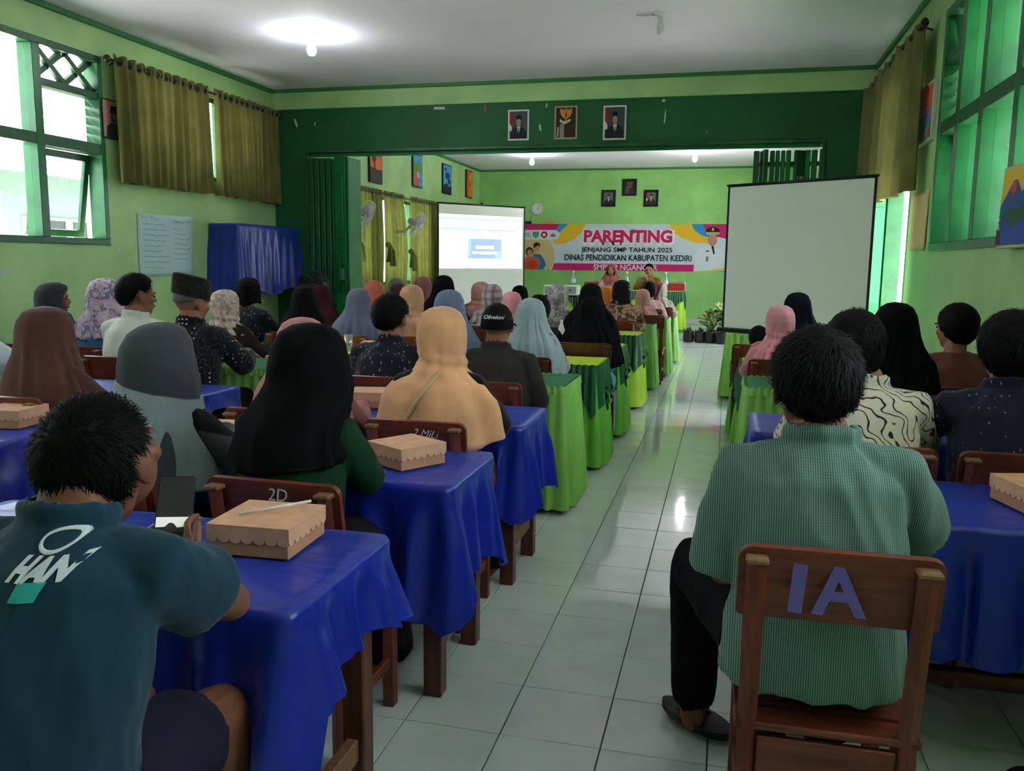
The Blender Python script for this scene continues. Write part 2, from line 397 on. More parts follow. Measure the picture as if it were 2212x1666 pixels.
# room behind the opening: plain frames behind its curtains
def plain_window(name, side, y0, y1, z0, z1, n):
    xw = L_ if side < 0 else R_
    root = bpy.data.objects.new(name, None); C.objects.link(root); root.location = (xw, (y0+y1)/2, z0); root['kind'] = 'structure'
    def B(nm, c, d, e, f, m, dep=(.02, .12)):
        xa, xb = (-dep[1], -dep[0]) if side < 0 else dep
        box(nm, xa, xb, c-root.location.y, d-root.location.y, e-z0, f-z0, m, root, bev=.003)
    for q in [(y0, y1, z0, z0+.05), (y0, y1, z1-.05, z1), (y0, y0+.05, z0, z1), (y1-.05, y1, z0, z1)]: B('window_frame', *q, M_GREENFRAME)
    for k in range(1, n): B('mullion', y0+(y1-y0)*k/n-.03, y0+(y1-y0)*k/n+.03, z0, z1, M_GREENFRAME)
    for k in range(n): B('pane', y0+(y1-y0)*k/n+.03, y0+(y1-y0)*(k+1)/n-.03, z0+.05, z1-.05, M_GLASS, (.06, .065))
plain_window('window_2', -1, 7.15, 9.35, 2.22, 3.10, 3)
plain_window('window_4', -1, 10.55, 12.5, 1.0, 2.42, 3); plain_window('window_5', -1, 12.9, 15.2, 1.0, 2.42, 3)
plain_window('window_6', 1, 10.6, 12.8, 1.1, 2.6, 3); plain_window('window_7', 1, 13.2, 14.6, 1.1, 2.6, 2)
# side door beside the blank screen: frame, transom light, leaf swung inwards
d1 = bpy.data.objects.new('door_1', None); C.objects.link(d1); d1.location = (R_, 8.07, 0); d1['kind'] = 'structure'
for q in [(0, .14, -.55, -.48, 0, 2.9), (0, .14, .48, .55, 0, 2.9), (0, .14, -.48, .48, 2.83, 2.9), (0, .14, -.48, .48, 2.05, 2.13)]: box('door_frame', *q, M_GREENFRAME, d1)
box('pane', .06, .065, -.48, .48, 2.13, 2.83, M_GLASS, d1, bev=0)
leaf = bpy.data.objects.new('door_leaf', None); C.objects.link(leaf); leaf.parent = d1; leaf.location = (-.02, .48, 0); leaf.rotation_euler = (0, 0, -1.35)
M_LEAF = simple('bright_green_door_paint', (30, 150, 78), .35, var=.06)
for q in [(-.02, .02, -.92, 0, .02, .30), (-.02, .02, -.92, 0, 1.93, 2.04), (-.02, .02, -.92, 0, .95, 1.06), (-.02, .02, -.92, -.80, .30, 1.93), (-.02, .02, -.12, 0, .30, 1.93)]: box('door_rail', *q, M_LEAF, leaf)
box('door_panel', -.008, .008, -.8, -.12, .3, .95, M_LEAF, leaf); box('door_panel', -.008, .008, -.8, -.12, 1.06, 1.93, M_LEAF, leaf)
box('door_handle', -.06, .06, -.875, -.845, .98, 1.12, simple('brushed_metal', (160, 160, 155), .3, metal=1), leaf)

# ================================================================ yard outside
M_GROUND = simple('pale_concrete_yard', (190, 186, 176), .9, var=.06, vscale=1)
for nm, x0, x1 in (('ground', -40, L_-.16), ('ground', R_+.16, 30)):
    box(nm, x0, x1, -15, 35, -.4, -.15, M_GROUND, bev=0)['kind'] = 'structure'
M_EAVE = simple('white_eaves_board', (200, 200, 196), .8)
box('added_eaves', L_-1.5, L_-.15, B_-1, F_+1, 3.45, 3.56, M_EAVE, bev=0)['kind'] = 'structure'  # overhang added to block direct sun from the left windows
box('added_eaves', R_+.15, R_+1.6, B_-1, F_+1, 3.45, 3.56, M_EAVE, bev=0)['kind'] = 'structure'  # same added overhang, shading the right windows and doors
def building(x, face, y0, y1, label):
    b = thing('school_building', label, 'building', (x, (y0+y1)/2, 0))
    s = face; yc = (y0+y1)/2; hl = (y1-y0)/2
    mw = simple('pale_mint_plaster', (92, 110, 102), .8); mf = simple('white_window_paint', (190, 200, 196), .5); mg = simple('dim_window_glass', (12, 14, 15), .6); mr = simple('white_corrugated_roof', (120, 120, 118), .6)
    box('wall', -1.0, 0, -hl, hl, -.15, 3.3, mw, b, bev=0) if s > 0 else box('wall', 0, 1.0, -hl, hl, -.15, 3.3, mw, b, bev=0)
    # corrugated eaves, each sheet wave is real relief
    n = int((y1-y0)*9)
    me = grid(2*n+1, 2, lambda i, j: (s*(1.1 - j*2.6), -hl + (y1-y0)*i/(2*n), 3.02 + j*1.35 + (.035 if i % 2 else 0)), smooth=False)
    solid(link('roof', me, mr, b), .02)
    k = int((y1-y0)/2.4)
    for i in range(k):
        yy = -hl + (i+.5)*(y1-y0)/k
        f = bpy.data.objects.new('window', None); C.objects.link(f); f.parent = b; f.location = (s*.02, yy, 0)
        for c in range(3):
            for za, zb in ((.75, 1.55), (1.65, 2.25)):
                ya = -.95 + c*.66
                for q in [(ya, ya+.6, za, za+.06), (ya, ya+.6, zb-.06, zb), (ya, ya+.06, za+.06, zb-.06), (ya+.54, ya+.6, za+.06, zb-.06)]: box('frame_bar', -.02, .03, *q, mf, f, bev=0)
                box('pane', -.015, .0, ya+.06, ya+.54, za+.06, zb-.06, mg, f, bev=0)
    return b
building(-14.5, 1, -8, 20, 'long pale school building with corrugated roof across the left yard')
building(9.5, -1, -8, 22, 'pale school block seen past the right hand windows and door')
# ================================================================ curtains
def curtain_mat(name, c, trans=.35):
    m = bpy.data.materials.new(name); m.use_nodes = True; nt = m.node_tree; b = nt.nodes['Principled BSDF']; o = nt.nodes['Material Output']; MATS[name] = m
    f = noise_tex(nt, coords(nt), 4, 4)
    cc = ramp(nt, f, [(.3, col4(tuple(x*.9 for x in c))), (.7, col4(tuple(x*1.08 for x in c)))])
    nt.links.new(cc, b.inputs['Base Color']); b.inputs['Roughness'].default_value = .85; b.inputs['Specular IOR Level'].default_value = .15; b.inputs['Sheen Weight'].default_value = .1
    t = nt.nodes.new('ShaderNodeBsdfTranslucent'); nt.links.new(cc, t.inputs[0]); x = nt.nodes.new('ShaderNodeMixShader'); x.inputs[0].default_value = trans
    nt.links.new(b.outputs[0], x.inputs[1]); nt.links.new(t.outputs[0], x.inputs[2]); nt.links.new(x.outputs[0], o.inputs[0])
    bump(nt, b, noise_tex(nt, coords(nt), 120, 2), .1, .004); return m
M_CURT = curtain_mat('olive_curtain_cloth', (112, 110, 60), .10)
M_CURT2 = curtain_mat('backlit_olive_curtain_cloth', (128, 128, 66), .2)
M_ROD = simple('dark_curtain_rod', (46, 34, 28), .4)
M_RING = simple('grommet_metal', (120, 118, 105), .35, metal=1)
ring_me = None
def ring_mesh():
    global ring_me
    if ring_me is None: ring_me = tube_mesh([(0, .028*math.cos(a), .028*math.sin(a)) for a in [2*PI*k/14 for k in range(14)]], .006, 6, closed=True)
    return ring_me
def curtain(label, x, y0, y1, z0, z1, folds, amp, m, edges=None, group=None, seed=0, rings=True):
    rnd = random.Random(seed); ph = [rnd.uniform(0, 6) for _ in range(4)]
    nu, nv = folds*10+1, 26
    t = thing('curtain', label, 'curtain', (x, (y0+y1)/2, z0), group=group)
    def f(i, j):
        u = i/(nu-1); v = j/(nv-1)              # v 0 top, 1 bottom
        z = z1 + (z0-z1)*v
        a, b = (y0, y1) if not edges else edges(z)
        y = a + (b-a)*u
        k = u*folds*2*PI
        w = math.sin(k + .5*math.sin(u*7+ph[0]) + .35*v*math.sin(u*9+ph[1]))
        w = math.copysign(abs(w)**.75, w)
        A = amp*(.55+.45*v)*(.8+.35*math.sin(u*folds*2.1+ph[2]))
        xx = w*A + .012*v*math.sin(u*5+ph[3])
        zz = z + (.012*math.cos(k) if j == 0 else 0)
        return (xx, y + .25*amp*math.cos(k+1)*(.3+v) - (y0+y1)/2, zz - z0 + (.006*math.sin(k*.5+ph[1]) if j == nv-1 else 0))
    link('cloth_panel', grid(nu, nv, f), m, t)
    if rings:
        for k in range(folds*2):
            u = (k+.5)/(folds*2); a, b = (y0, y1) if not edges else edges(z1)
            link('grommet', ring_mesh(), M_RING, t, (0, a+(b-a)*u-(y0+y1)/2, z1-z0-.05), (0, 0, PI/2+(.5 if k % 2 else -.5)))
    return t
def rod(label, x, y0, y1, z):
    t = thing('curtain_rod', label, 'curtain rod', (x, y0, z))
    link('rod', tube_mesh([(0, 0, 0), (0, y1-y0, 0)], .013, 10), M_ROD, t)
    for yy in (-.02, y1-y0+.02): link('finial', lathe_mesh([(0.002, -.035), (.022, -.025), (.031, 0), (.022, .025), (.002, .035)], 14), M_ROD, t, (0, yy, 0))
    s = -1 if x < 0 else 1
    for yy in (.12, y1-y0-.12):
        link('bracket', tube_mesh([(0, yy, 0), (s*.05, yy, -.005), (s*.088, yy, -.02)], .007, 8), M_ROD, t)
curtain('wide olive curtain left of the narrow bright gap on left wall', L_+.09, 6.77, 8.19, 2.07, 3.17, 11, .058, M_CURT, group='short olive curtains by the dark green beam', seed=1)
curtain('olive curtain hanging in the left corner against the dark green wall', L_+.09, 8.33, 9.66, 2.07, 3.17, 12, .056, M_CURT, group='short olive curtains by the dark green beam', seed=2)
rod('dark rod carrying the two olive curtains on left wall', L_+.09, 6.72, 9.68, 3.12)
curtain('thick olive curtain above the side door on right wall', R_-.11, 6.98, 9.6, 1.96, 3.17, 9, .055, M_CURT, seed=3)
rod('dark rod carrying the olive curtain over the side door', R_-.11, 6.93, 9.66, 3.12)
rod('bare dark rod with ball end above the right window', R_-.07, 4.2, 6.35, 3.2)
def edge_fn(a_top, b_top, ka, kb, zk):
    def e(z):
        t = max(0, min(1, (2.47-z)/(2.47-zk))); 
        if z < zk: t = max(.55, 1-(zk-z)*.9)
        t = t*t*(3-2*t)
        return a_top+(ka-a_top)*t, b_top+(kb-b_top)*t
    return e
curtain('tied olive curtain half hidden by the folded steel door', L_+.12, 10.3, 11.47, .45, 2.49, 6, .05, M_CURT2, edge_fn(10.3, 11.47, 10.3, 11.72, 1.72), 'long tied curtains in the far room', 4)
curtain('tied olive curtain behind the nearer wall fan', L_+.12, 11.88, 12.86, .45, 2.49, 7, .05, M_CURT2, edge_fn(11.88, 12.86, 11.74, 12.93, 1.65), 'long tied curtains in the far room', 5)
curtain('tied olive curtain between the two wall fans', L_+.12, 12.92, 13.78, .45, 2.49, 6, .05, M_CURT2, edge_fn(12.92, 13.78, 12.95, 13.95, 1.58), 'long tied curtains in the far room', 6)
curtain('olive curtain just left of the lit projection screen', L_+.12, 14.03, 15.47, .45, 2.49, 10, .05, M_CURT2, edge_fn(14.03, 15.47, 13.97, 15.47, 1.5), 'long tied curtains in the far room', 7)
for i, (yy, zz) in enumerate([(11.73, 1.72), (12.94, 1.65), (13.96, 1.56)]):
    bm = bmesh.new(); ell(bm, (0, 0, 0), (.05, .06, .05), sub=2); tube(bm, [(0.02, 0, 0), (.05, .05, -.12), (.04, .09, -.34)], [(.03, .02), (.045, .012), (.06, .008)], 8); tube(bm, [(0.02, 0, 0), (.04, -.04, -.1), (.03, -.05, -.28)], [(.03, .02), (.04, .012), (.05, .008)], 8)
    o = link('curtain_tie', mesh_from(bm), M_CURT2, None, (L_+.17, yy, zz)); tag(o, ['knotted curtain tie beside the steel folding door', 'knotted curtain tie between the nearer and middle curtains', 'knotted curtain tie under the farther wall fan'][i], 'curtain tie', 'knots tying the far curtains')
rod('long dark rod carrying the far room curtains', L_+.12, 10.3, 15.55, 2.44)

# ================================================================ folding steel doors
def strip_panel(par, x, y, w, d, z1, m, rz=0, name='door_panel'):
    o = link(name, box_mesh(w, d, z1, .006), m, par, (x, y, z1/2+.01), (0, 0, rz)); return o
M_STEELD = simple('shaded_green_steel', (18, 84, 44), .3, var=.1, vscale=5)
d2 = bpy.data.objects.new('door_2', None); C.objects.link(d2); d2.location = (-4.99, P_+.05, 0); d2['kind'] = 'structure'
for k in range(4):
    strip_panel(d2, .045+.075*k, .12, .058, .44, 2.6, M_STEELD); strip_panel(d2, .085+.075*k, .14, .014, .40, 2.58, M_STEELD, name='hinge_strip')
lastp = strip_panel(d2, .40, -.02, .17, .05, 2.62, M_STEEL, -.25)
for z0, z1 in ((.15, .85), (1.0, 1.08), (1.35, 1.43), (1.65, 2.45)):
    box('raised_rib', -.05, .05, -.035, -.024, z0-1.32, z1-1.32, M_STEEL, lastp)
box('edge_channel', .495, .52, -.06, .30, .01, 2.62, M_STEEL, d2)
link('bolt_bar', tube_mesh([(.40, -.075, 1.0), (.40, -.075, 1.5)], .012, 8), M_STEEL, d2)
link('latch_plate', box_mesh(.05, .02, .14, .004), simple('worn_latch_metal', (150, 160, 150), .35, metal=.8), d2, (.43, -.075, 1.22))
d3 = bpy.data.objects.new('door_3', None); C.objects.link(d3); d3.location = (.22, P_+.06, 0); d3['kind'] = 'structure'
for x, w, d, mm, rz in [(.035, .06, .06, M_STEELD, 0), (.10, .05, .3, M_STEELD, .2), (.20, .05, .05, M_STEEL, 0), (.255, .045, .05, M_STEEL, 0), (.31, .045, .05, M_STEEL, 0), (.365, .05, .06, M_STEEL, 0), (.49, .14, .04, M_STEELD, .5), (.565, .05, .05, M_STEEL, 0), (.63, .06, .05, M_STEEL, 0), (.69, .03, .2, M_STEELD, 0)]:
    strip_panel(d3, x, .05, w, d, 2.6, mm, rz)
for z in (.5, 1.4, 2.45):
    box('hinge_strip', .03, .70, .085, .1, z, z+.05, M_STEELD, d3)

# ================================================================ school desks, chairs
M_WOODV = wood('dark_red_varnished_wood', (58, 27, 18), (104, 50, 32), .38, 2)
M_WOODX = wood('dark_red_varnished_wood_lengthwise', (60, 28, 19), (108, 53, 34), .38, 0)
M_WOODP = wood('bare_worn_wood', (100, 66, 46), (146, 104, 74), .55, 2)
M_WOODC = wood('red_brown_chair_wood', (82, 34, 22), (128, 58, 38), .36, 2)
M_WOODCX = wood('red_brown_chair_wood_lengthwise', (84, 35, 23), (132, 60, 40), .36, 0)
M_WOODO = wood('orange_brown_chair_wood', (120, 62, 26), (160, 92, 44), .4, 0)
DW, DD, DH = 1.14, .50, .70
def make_desk(label, loc, src=None):
    if src is not None:
        c = copy_tree(src, loc=loc); c['label'] = label; return c
    t = thing('school_desk', label, 'desk', loc, group='wooden desks under cloths')
    box('tabletop', -DW/2, DW/2, -DD/2, DD/2, DH-.028, DH, M_WOODX, t)
    for sx in (-1, 1):
        for sy in (-1, 1): box('leg', sx*(DW/2-.065)-.03, sx*(DW/2-.065)+.03, sy*(DD/2-.055)-.03, sy*(DD/2-.055)+.03, 0, DH-.028, M_WOODV, t)
        box('side_rail', sx*(DW/2-.065)-.012, sx*(DW/2-.065)+.012, -DD/2+.085, DD/2-.085, .52, DH-.03, M_WOODV, t)
        box('stretcher', sx*(DW/2-.065)-.016, sx*(DW/2-.065)+.016, -DD/2+.085, DD/2-.085, .14, .20, M_WOODP, t)
    box('apron', -DW/2+.095, DW/2-.095, DD/2-.07, DD/2-.05, .50, DH-.03, M_WOODX, t)
    box('book_shelf', -DW/2+.08, DW/2-.08, -DD/2+.09, DD/2-.09, .535, .55, M_WOODX, t)
    box('foot_rail', -DW/2+.08, DW/2-.08, -.02, .02, .145, .195, M_WOODX, t)
    return t
# chair: local +y is the direction the sitter faces, origin on the floor under the seat
def rounded_board(w, h, t, r, wedge=0):
    pts = []
    for cx, cz, a0 in ((w/2-r, -h/2+r*.4, -PI/2), (w/2-r, h/2-r, 0), (-w/2+r, h/2-r, PI/2), (-w/2+r, -h/2+r*.4, PI)):
        rr = r if cz > 0 else r*.4
        ccx = (w/2-rr) if cx > 0 else -(w/2-rr)
        for k in range(5):
            a = a0 + PI/2*k/4; pts.append((ccx+rr*math.cos(a), cz+rr*math.sin(a)))
    return poly_prism(pts, t)
def make_chair(label, m1=None, m2=None):
    m1 = m1 or M_WOODC; m2 = m2 or M_WOODCX
    t = thing('wooden_chair', label, 'chair', group='wooden classroom chairs')
    for s in (-1, 1):
        link('back_post', tube_mesh([(s*.172, -.20, 0), (s*.172, -.195, .44), (s*.172, -.225, .62), (s*.172, -.262, .845)], [(.022, .019)]*4, 4, side=Vector((1, 0, 0))), m1, t)
        box('leg', s*.172-.02, s*.172+.02, .16, .20, 0, .415, m1, t)
        box('side_rail', s*.172-.012, s*.172+.012, -.175, .16, .35, .415, m1, t)
        box('stretcher', s*.172-.011, s*.172+.011, -.175, .16, .14, .18, m1, t)
    link('back_board', rounded_board(.42, .17, .018, .03), m2, t, (0, -.236, .785), (.17, 0, 0))
    box('front_rail', -.15, .15, .168, .188, .35, .415, m2, t)
    box('back_rail', -.15, .15, -.205, -.185, .27, .405, m2, t)
    box('seat_slat', -.2, .2, -.205, -.125, .418, .438, m2, t)
    for k in range(3): box('seat_slat', -.2, .2, -.105+.115*k, .0+.115*k, .418, .438, m2, t)
    for s in (-1, 1): box('post_cap', s*.172-.024, s*.172+.024, -.285, -.24, .838, .852, M_WOODP, t)
    return t
# smooth the square posts flat
CHAIR = make_chair('wooden chair')
for c in CHAIR.children:
    if c.name.startswith('back_post'):
        for p in c.data.polygons: p.use_smooth = False
CHAIR_USED = [False]
def chair(label, x, y, rz=0, scale=.93, mats=None):
    if not CHAIR_USED[0]: o = CHAIR; CHAIR_USED[0] = True
    else: o = copy_tree(CHAIR)
    o.location = (x, y, 0); o.rotation_euler = (0, 0, rz); o.scale = (scale,)*3; o['label'] = label
    if mats:
        for c in o.children:
            sl = c.material_slots[0]; sl.link = 'OBJECT'; sl.material = mats
    return o
# ================================================================ cloths over desks
def satin(name, c, rough=.33):
    m, nt, b = newmat(name); v = coords(nt)
    f = noise_tex(nt, v, 3, 3)
    nt.links.new(ramp(nt, f, [(.3, col4(tuple(x*.86 for x in c))), (.7, col4(c))]), b.inputs['Base Color'])
    b.inputs['Roughness'].default_value = rough; b.inputs['Specular IOR Level'].default_value = .5; b.inputs['Sheen Weight'].default_value = .25
    b.inputs['Sheen Tint'].default_value = col4((120, 150, 255)); b.inputs['Coat Weight'].default_value = .04; b.inputs['Coat Roughness'].default_value = .3
    bump(nt, b, noise_tex(nt, coords(nt, scale=(1, 2.2, .6)), 9, 3), .35, .012); return m
M_BLUE = satin('royal_blue_satin', (12, 36, 158), .33)
M_BLUE2 = satin('deep_blue_satin', (18, 42, 150))
def perimeter(x0, x1, y0, y1, r, n):
    """points and outward normals around a rounded rectangle, starting at the middle of the near side, counter-clockwise"""
    segs = []; 
    per = [('l', (0, y0), (x1-r, y0), (0, -1)), ('a', (x1-r, y0+r), -PI/2), ('l', (x1, y0+r), (x1, y1-r), (1, 0)), ('a', (x1-r, y1-r), 0), ('l', (x1-r, y1), (x0+r, y1), (0, 1)), ('a', (x0+r, y1-r), PI/2), ('l', (x0, y1-r), (x0, y0+r), (-1, 0)), ('a', (x0+r, y0+r), PI), ('l', (x0+r, y0), (0, y0), (0, -1))]
    xm = (x0+x1)/2; per[0] = ('l', (xm, y0), (x1-r, y0), (0, -1)); per[-1] = ('l', (x0+r, y0), (xm, y0), (0, -1))
    lens = [math.dist(s[1], s[2]) if s[0] == 'l' else PI/2*r for s in per]; T = sum(lens); out = []
    for k in range(n):
        d = T*k/n
        for s, l in zip(per, lens):
            if d <= l or s is per[-1]:
                u = d/l if l else 0
                if s[0] == 'l': out.append((s[1][0]+(s[2][0]-s[1][0])*u, s[1][1]+(s[2][1]-s[1][1])*u, s[3][0], s[3][1], T*k/n))
                else:
                    a = s[2]+PI/2*u; out.append((s[1][0]+r*math.cos(a), s[1][1]+r*math.sin(a), math.cos(a), math.sin(a), T*k/n))
                break
            d -= l
    return out, T
def drape(name, label, x0, x1, y0, y1, z, near=.4, right=.3, far=.3, left=.3, corner=.12, fold=.022, freq=9, m=None, seed=0, group=None, cat='tablecloth', wrinkle=.004, flare=.03, rz=0):
    """soft cloth laid over a table top; each hanging side has its own drop; corners dip and flare"""
    rnd = random.Random(seed); cx, cy = (x0+x1)/2, (y0+y1)/2
    n = 220; P, T = perimeter(x0-cx, x1-cx, y0-cy, y1-cy, .025, n); hw, hd = (x1-x0)/2, (y1-y0)/2
    ph = [rnd.uniform(0, 6.28) for _ in range(8)]; nin, nd = 9, 22
    def drop(px, py, nx, ny):
        wx, wy = max(0, nx), max(0, -nx); sx = sstep(-.2, .9, nx); sl = sstep(-.2, .9, -nx); sn = sstep(-.2, .9, -ny); sf = sstep(-.2, .9, ny)
        s = sx+sl+sn+sf
        d = (sx*right+sl*left+sn*near+sf*far)/s
        cd = min(1, math.hypot((hw-abs(px))/.22, (hd-abs(py))/.22)); return d + corner*(1-cd)**1.5, 1-cd
    def f(i, j):
        px, py, nx, ny, s = P[i]
        if j < nin:
            k = (j+1)/nin; k = k**.7
            zz = wrinkle*noise.noise(Vector((px*k*7+seed, py*k*9, seed)))*(1 if k < .97 else .3)
            return (px*k, py*k, zz)
        t = (j-nin+1)/nd; D, c = drop(px, py, nx, ny)
        a = s/T*2*PI
        w = math.sin(freq*a+ph[0]+.8*math.sin(3*a+ph[1])) + .5*math.sin(freq*1.9*a+ph[2]+t*1.2)
        env = sstep(0, .5, t)
        o = .006 + flare*t*t*.6 + fold*env*w*(.5+.5*sstep(.05, .4, D)) + .05*c*t*env
        tx, ty = -ny, nx
        sh = .015*env*math.sin(freq*.9*a+ph[3])
        zz = -.004 - (D*(1+.05*math.sin(4*a+ph[4])))*t + (.004 if t < .08 else 0)
        return (px+nx*o+tx*sh, py+ny*o+ty*sh, zz)
    me = grid(n, nin+nd, f, closeu=True)
    bm = bmesh.new(); bm.from_mesh(me); bm.verts.ensure_lookup_table()
    vv = [bm.verts[i] for i in range(n)]; c = bm.verts.new((0, 0, 0))
    for i in range(n): bm.faces.new((c, vv[i], vv[(i+1) % n]))
    bmesh.ops.recalc_face_normals(bm, faces=bm.faces[:]); bm.to_mesh(me); bm.free()
    for p in me.polygons: p.use_smooth = True
    o = link(name, me, m or M_BLUE, None, (cx, cy, z), (0, 0, rz)); return tag(o, label, cat, group)
def frill(x0, x1, y0, y1, zt, zb, pitch, amp, flare=.03, seed=0, scallop=0, sc_n=4, off=0.0, rows=9):
    rnd = random.Random(seed); n = int(2*((x1-x0)+(y1-y0))/pitch*6); P, T = perimeter(x0, x1, y0, y1, .03, n); ph = rnd.uniform(0, 6)
    def f(i, j):
        px, py, nx, ny, s = P[i]; t = j/(rows-1)
        k = s/pitch*2*PI; w = math.sin(k+.9*math.sin(s*5+ph)+.5*math.sin(s*11+ph)); w = math.copysign(abs(w)**.7, w)
        z_b = zb
        if scallop:
            u = s/T*sc_n*2; z_b = zb + scallop*abs(math.sin(PI*u))
        o = off + flare*t + amp*(.35+.65*t)*w
        return (px+nx*o, py+ny*o, zt+(z_b-zt)*t + (.004*w if j == 0 else 0))
    return grid(n, rows, f, closeu=True)
M_LGREEN = satin('light_green_skirt_cloth', (152, 218, 98), .5); M_LIME = satin('lime_yellow_skirt_cloth', (178, 222, 24), .5); M_DGREEN = satin('bottle_green_swag_cloth', (8, 96, 52), .38); M_YTOP = simple('lime_table_top_cloth', (186, 214, 40), .6, var=.06); M_MGREEN = satin('leaf_green_skirt_cloth', (122, 206, 62), .5); M_DTOP = simple('dark_green_table_top_cloth', (12, 104, 66), .6, var=.06)
for _m in (M_LGREEN, M_LIME, M_DGREEN, M_MGREEN):
    _b = _m.node_tree.nodes['Principled BSDF']; _b.inputs['Sheen Tint'].default_value = (1, 1, 1, 1); _b.inputs['Coat Weight'].default_value = 0; _b.inputs['Sheen Weight'].default_value = .1
def skirted(label, x0, x1, y0, y1, z, kind, seed=0, group='green pleated table covers', zb=.03):
    t = thing('table_cover', label, 'table cover', ((x0+x1)/2, (y0+y1)/2, z), group=group)
    hx, hy = (x1-x0)/2+.012, (y1-y0)/2+.012
    top = {'A': M_DTOP, 'B': M_YTOP, 'C': M_YTOP}[kind]; sk = {'A': M_LGREEN, 'B': M_MGREEN, 'C': M_LIME}[kind]
    link('top_cloth', box_mesh(2*hx, 2*hy, .012, .005, 2), top, t, (0, 0, .006))
    link('pleated_skirt', frill(-hx, hx, -hy, hy, .008, zb-z, (.062 if kind != 'C' else .15), (.019 if kind != 'C' else .014), .05, seed, off=.004), sk, t)
    if kind == 'A': link('gathered_heading', frill(-hx, hx, -hy, hy, .016, -.03, .035, .005, .004, seed+1, off=.012, rows=3), M_LGREEN, t)
    else: link('swag', frill(-hx, hx, -hy, hy, .014, -.34, .045, .011, .03, seed+2, scallop=.2, sc_n=6, off=.014), M_DGREEN, t)
    return t
# ---------------------------------------------------------------- the grid of desks
DESK = make_desk('dark wooden desk under the blue cloth nearest the camera, left of aisle', (-.79-DW/2, 1.665, 0))
desk_rows = []
def put(xr, y0, kind, dlabel, clabel, seed, cloth_kw=None, first=False, left_edge=None):
    xc = xr-DW/2 if left_edge is None else left_edge+DW/2
    yc = y0+DD/2
    if not first: make_desk(dlabel, (xc, yc, 0), DESK)
    if kind == 'blue': drape('tablecloth', clabel, xc-DW/2-.004, xc+DW/2+.004, yc-DD/2-.004, yc+DD/2+.004, DH+.006, seed=seed, group='blue satin tablecloths', **(cloth_kw or {}))
    else: skirted(clabel, xc-DW/2, xc+DW/2, yc-DD/2, yc+DD/2, DH+.002, kind, seed)
W_ = 'wooden desk under the '
put(-.79, 1.415, 'blue', None, 'blue satin cloth nearest the camera, under the box with a straw', 11, dict(near=.58, right=.13, far=.26, left=.3, corner=.05, fold=.024, freq=23, wrinkle=.009), first=True)
put(-.79, 2.40, 'blue', W_+'second blue cloth left of the aisle', 'second blue satin cloth left of aisle, long pointed corner', 12, dict(near=.40, right=.30, far=.3, left=.3, corner=.10, fold=.017, freq=20))
put(-.80, 3.39, 'blue', W_+'third blue cloth left of the aisle, beside the green skirts', 'third blue satin cloth left of aisle, before first green skirt', 13, dict(near=.36, right=.30, far=.3, left=.3, corner=.08, fold=.016, freq=20))
put(-.85, 4.55, 'A', W_+'first light green skirt left of the aisle', 'light green pleated cover, nearest green table left of aisle', 14)
put(-.82, 5.60, 'B', W_+'first lime top with dark swag left of the aisle', 'lime topped cover with dark green swag, nearest such left of aisle', 15)
put(-.82, 6.74, 'B', W_+'second dark green swag left of the aisle', 'green cover with dark swag beside the long black veil', 16)
put(-.80, 8.12, 'C', W_+'bright lime skirt standing by the wide opening', 'bright lime yellow skirt with dark green swag left of aisle', 17)
put(-.78, 9.45, 'A', W_+'light green skirt just inside the far room', 'light green pleated cover behind the lime yellow skirt', 18)
put(-.70, 10.7, 'A', W_+'second light green skirt in the far room', 'dark topped light green cover right of the red brown chair', 19)
put(-.70, 12.3, 'A', W_+'last light green skirt before the speakers', 'farthest light green pleated cover left of aisle', 20)
put(-2.55, 2.42, 'blue', W_+'blue cloth at the left edge with a snack box', 'blue satin cloth at the left edge under a snack box', 21, dict(near=.3, right=.25, far=.25, left=.3, corner=.06))
put(-2.52, 3.55, 'blue', W_+'blue cloth behind the grey veil, with cup', 'blue satin cloth with a plastic cup behind the grey veil', 22, dict(near=.09, right=.05, far=.3, left=.3, corner=.28, fold=.012))
put(-2.62, 4.70, 'A', W_+'green top in front of the dotted batik shirt', 'flat green topped cover right of the dotted batik shirt', 23)
put(-2.25, 5.72, 'B', W_+'lime top holding a glass and a small box', 'lime topped cover with a glass, before purple grey veil', 24)
put(-2.35, 7.05, 'B', W_+'lime top behind the short haired man', 'lime topped cover seen between man and peach veil', 25)
put(-4.22, 7.2, 'B', W_+'lime top near the blue draped wall box', 'lime topped cover before the woman in dark batik, left', 26)
put(-4.2, 3.35, 'blue', W_+'blue cloth by the left wall', 'blue satin cloth beside the left wall under the window', 27, dict(near=.3, right=.25, far=.3, left=.3))
put(0, 2.41, 'blue', W_+'blue cloth before the man in the striped green shirt', 'blue satin cloth right of the man in green shirt', 31, dict(near=.38, right=.2, far=.3, left=.3, corner=.06, fold=.018, freq=21), left_edge=.135)
put(0, 3.57, 'blue', W_+'second blue cloth right of the aisle', 'blue satin cloth hanging at the right edge of aisle', 32, dict(near=.30, right=.2, far=.3, left=.34, corner=.10, fold=.016, freq=18), left_edge=.135)
put(0, 4.85, 'A', W_+'light green skirt right of the aisle', 'light green pleated cover right of aisle beside blue cloth', 33, left_edge=.15)
put(0, 5.95, 'B', W_+'lime top right of the aisle', 'lime topped swag cover right of aisle, behind a pink veil', 34, left_edge=.15)
put(0, 7.0, 'B', W_+'farthest lime top right of the aisle', 'dark swag cover right of aisle, near the blank screen', 35, left_edge=.13)
put(0, 9.1, 'A', W_+'light green skirt under the blank screen', 'light green cover seen below the blank screen bar', 36, left_edge=.05)
